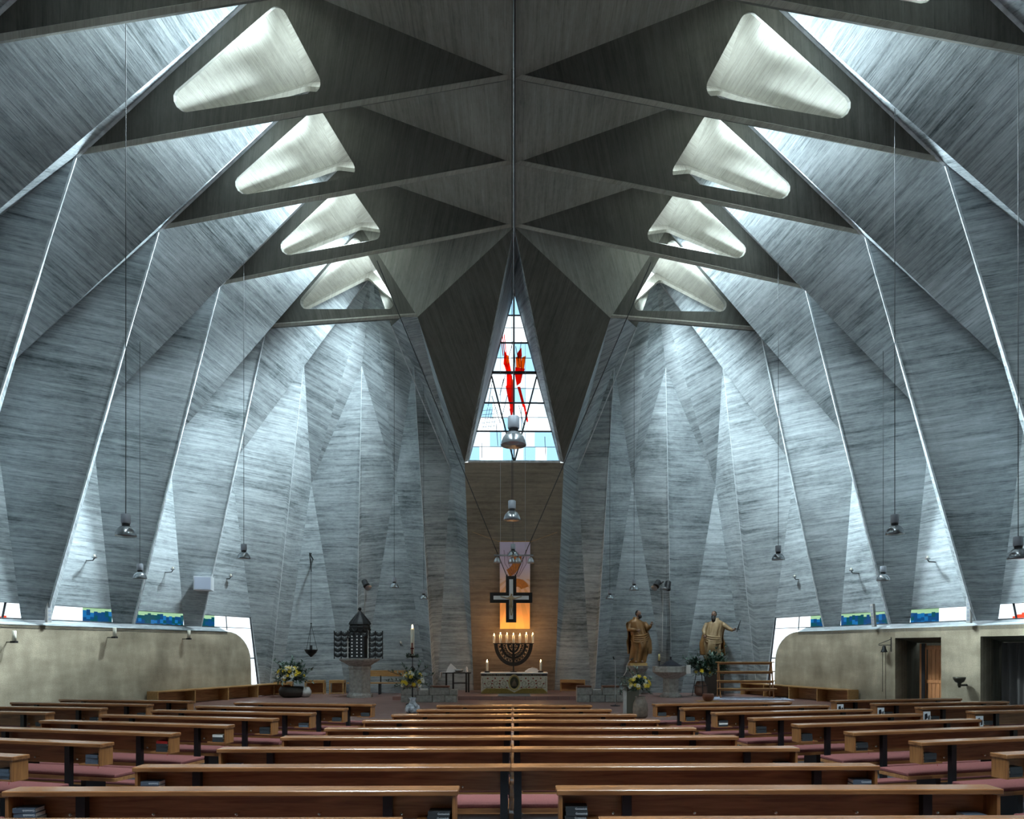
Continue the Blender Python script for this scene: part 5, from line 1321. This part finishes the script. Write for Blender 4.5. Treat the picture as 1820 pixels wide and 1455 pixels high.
    bd.tube([(0, -0.08*k, -0.08*k), (0.01*k, -0.10*k, -(0.10+beard_len*0.6)*k), (0.02*k, -0.07*k, -(0.10+beard_len)*k)], [0.085*k, 0.075*k, 0.02*k], 10)
    bd.build('beard', 'beard', hd, True)
    hr = MB(); hr.ball((0, 0.035*k, 0.02*k), 0.12*k, 14, 10, (0.90, 0.95, 1.12)); 
    hr.build('hair', 'beard', hd, True)
    # arms (sleeve + hand with fingers)
    for (sh, el, wr_, hdir) in arms:
        sh, el, wr_, hdir = V(sh)*k, V(el)*k, V(wr_)*k, V(hdir).normalized()
        MB().tube([sh, sh.lerp(el, 0.5)+V((0, 0, 0.01*k)), el, el.lerp(wr_, 0.6), wr_], [0.10*k, 0.105*k, 0.095*k, 0.075*k, 0.062*k], 12).build('sleeve', robe, root, True)
        sdv = hdir.cross(V((0, 1, 0.2)))
        if sdv.length < 0.05: sdv = V((1, 0, 0))
        sdv.normalize()
        hnd = MB(); hnd.tube([wr_-hdir*0.03*k, wr_+hdir*0.05*k, wr_+hdir*0.10*k], [0.03*k, 0.042*k, 0.038*k], 8)
        for j, ln in enumerate((0.065, 0.08, 0.075, 0.06)):
            b0 = wr_+hdir*0.09*k+sdv*(-0.03+0.02*j)*k; hnd.tube([b0, b0+hdir*ln*0.5*k, b0+hdir*ln*0.85*k+V((0, -0.02*k, 0))], [0.0115*k, 0.011*k, 0.008*k], 6)
        b0 = wr_+hdir*0.03*k-sdv*0.03*k; hnd.tube([b0, b0+(hdir*0.6-sdv)*0.05*k, b0+(hdir*1.3-sdv)*0.06*k], [0.014*k, 0.012*k, 0.009*k], 6)
        hnd.build('hand', 'skin', root, True)
    for s in (-1, 1):
        MB().tube([(s*0.12*k, -0.10*k, 0.058*k), (s*0.14*k, -0.26*k, 0.053*k), (s*0.15*k, -0.34*k, 0.035*k)], [0.055*k, 0.05*k, 0.03*k], 10).build('foot', 'skin', root, True)
    return root, k
s1, k1 = saint('saint_statue', (5.25, 28.72, 1.36), 'gilded wooden saint with raised hand on bracket left of the font', 0.10, 2.22, 'gold',
   [((0.30, -0.02, 1.68), (0.42, -0.16, 1.42), (0.50, -0.30, 1.58), (0.25, -0.2, 1.0)), ((-0.30, 0, 1.68), (-0.40, -0.14, 1.40), (-0.10, -0.30, 1.36), (1.0, -0.2, 0.1))], 0.10, 0.55, 5, 1)
s2, k2 = saint('saint_statue', (8.55, 28.72, 1.30), 'pale gilded wooden saint holding a sword hilt above the leafy bush', -0.15, 2.25, 'gold2',
   [((0.30, -0.02, 1.68), (0.52, -0.12, 1.50), (0.70, -0.25, 1.40), (0.6, -0.3, 0.5)), ((-0.30, 0, 1.68), (-0.44, -0.10, 1.40), (-0.42, -0.26, 1.20), (0.1, -0.3, -1))], 0.26, -0.45, 9, -1)
MB().tube([(0.86, -0.33, 1.36), (0.92, -0.33, 1.55), (1.02, -0.33, 1.86)], [0.018, 0.03, 0.008], 6).build('sword_hilt', 'iron', s2)
MB().tube([(0.80, -0.33, 1.50), (0.98, -0.33, 1.46)], 0.016, 6).build('sword_guard', 'iron', s2)
for (x, y, z, nm, kind) in ((5.25, 28.72, 1.36, 'stone console with gilt plinth carrying the left saint', 0), (8.55, 28.72, 1.30, 'dark tall pedestal carrying the right saint', 1)):
    r = empty('statue_console', (x, y, FZ)); tag(r, nm, 'console')
    if kind == 0:
        MB().box(-0.36, 0.36, -0.32, 0.30, z-FZ-0.12, z-FZ-0.002).build('plinth', plain('gilt_plinth', (0.45, 0.28, 0.10), 0.5), r)
        MB().lathe([(0.12, z-0.95), (0.16, z-0.80), (0.30, z-0.45), (0.46, z-0.25), (0.50, z-FZ-0.12)], 8, a0=o8).build('corbel', 'stone', r); MB().box(-0.16, 0.16, 0.05, 0.5, 0, z-0.75).build('back_block', 'stone', r)
    else:
        MB().box(-0.38, 0.38, -0.34, 0.32, z-FZ-0.10, z-FZ-0.002).build('plinth', 'gold', r); MB().box(-0.32, 0.32, -0.26, 0.30, 0, z-FZ-0.10).build('pedestal', plain('dark_brown_wood', (0.035, 0.022, 0.014), 0.6), r)
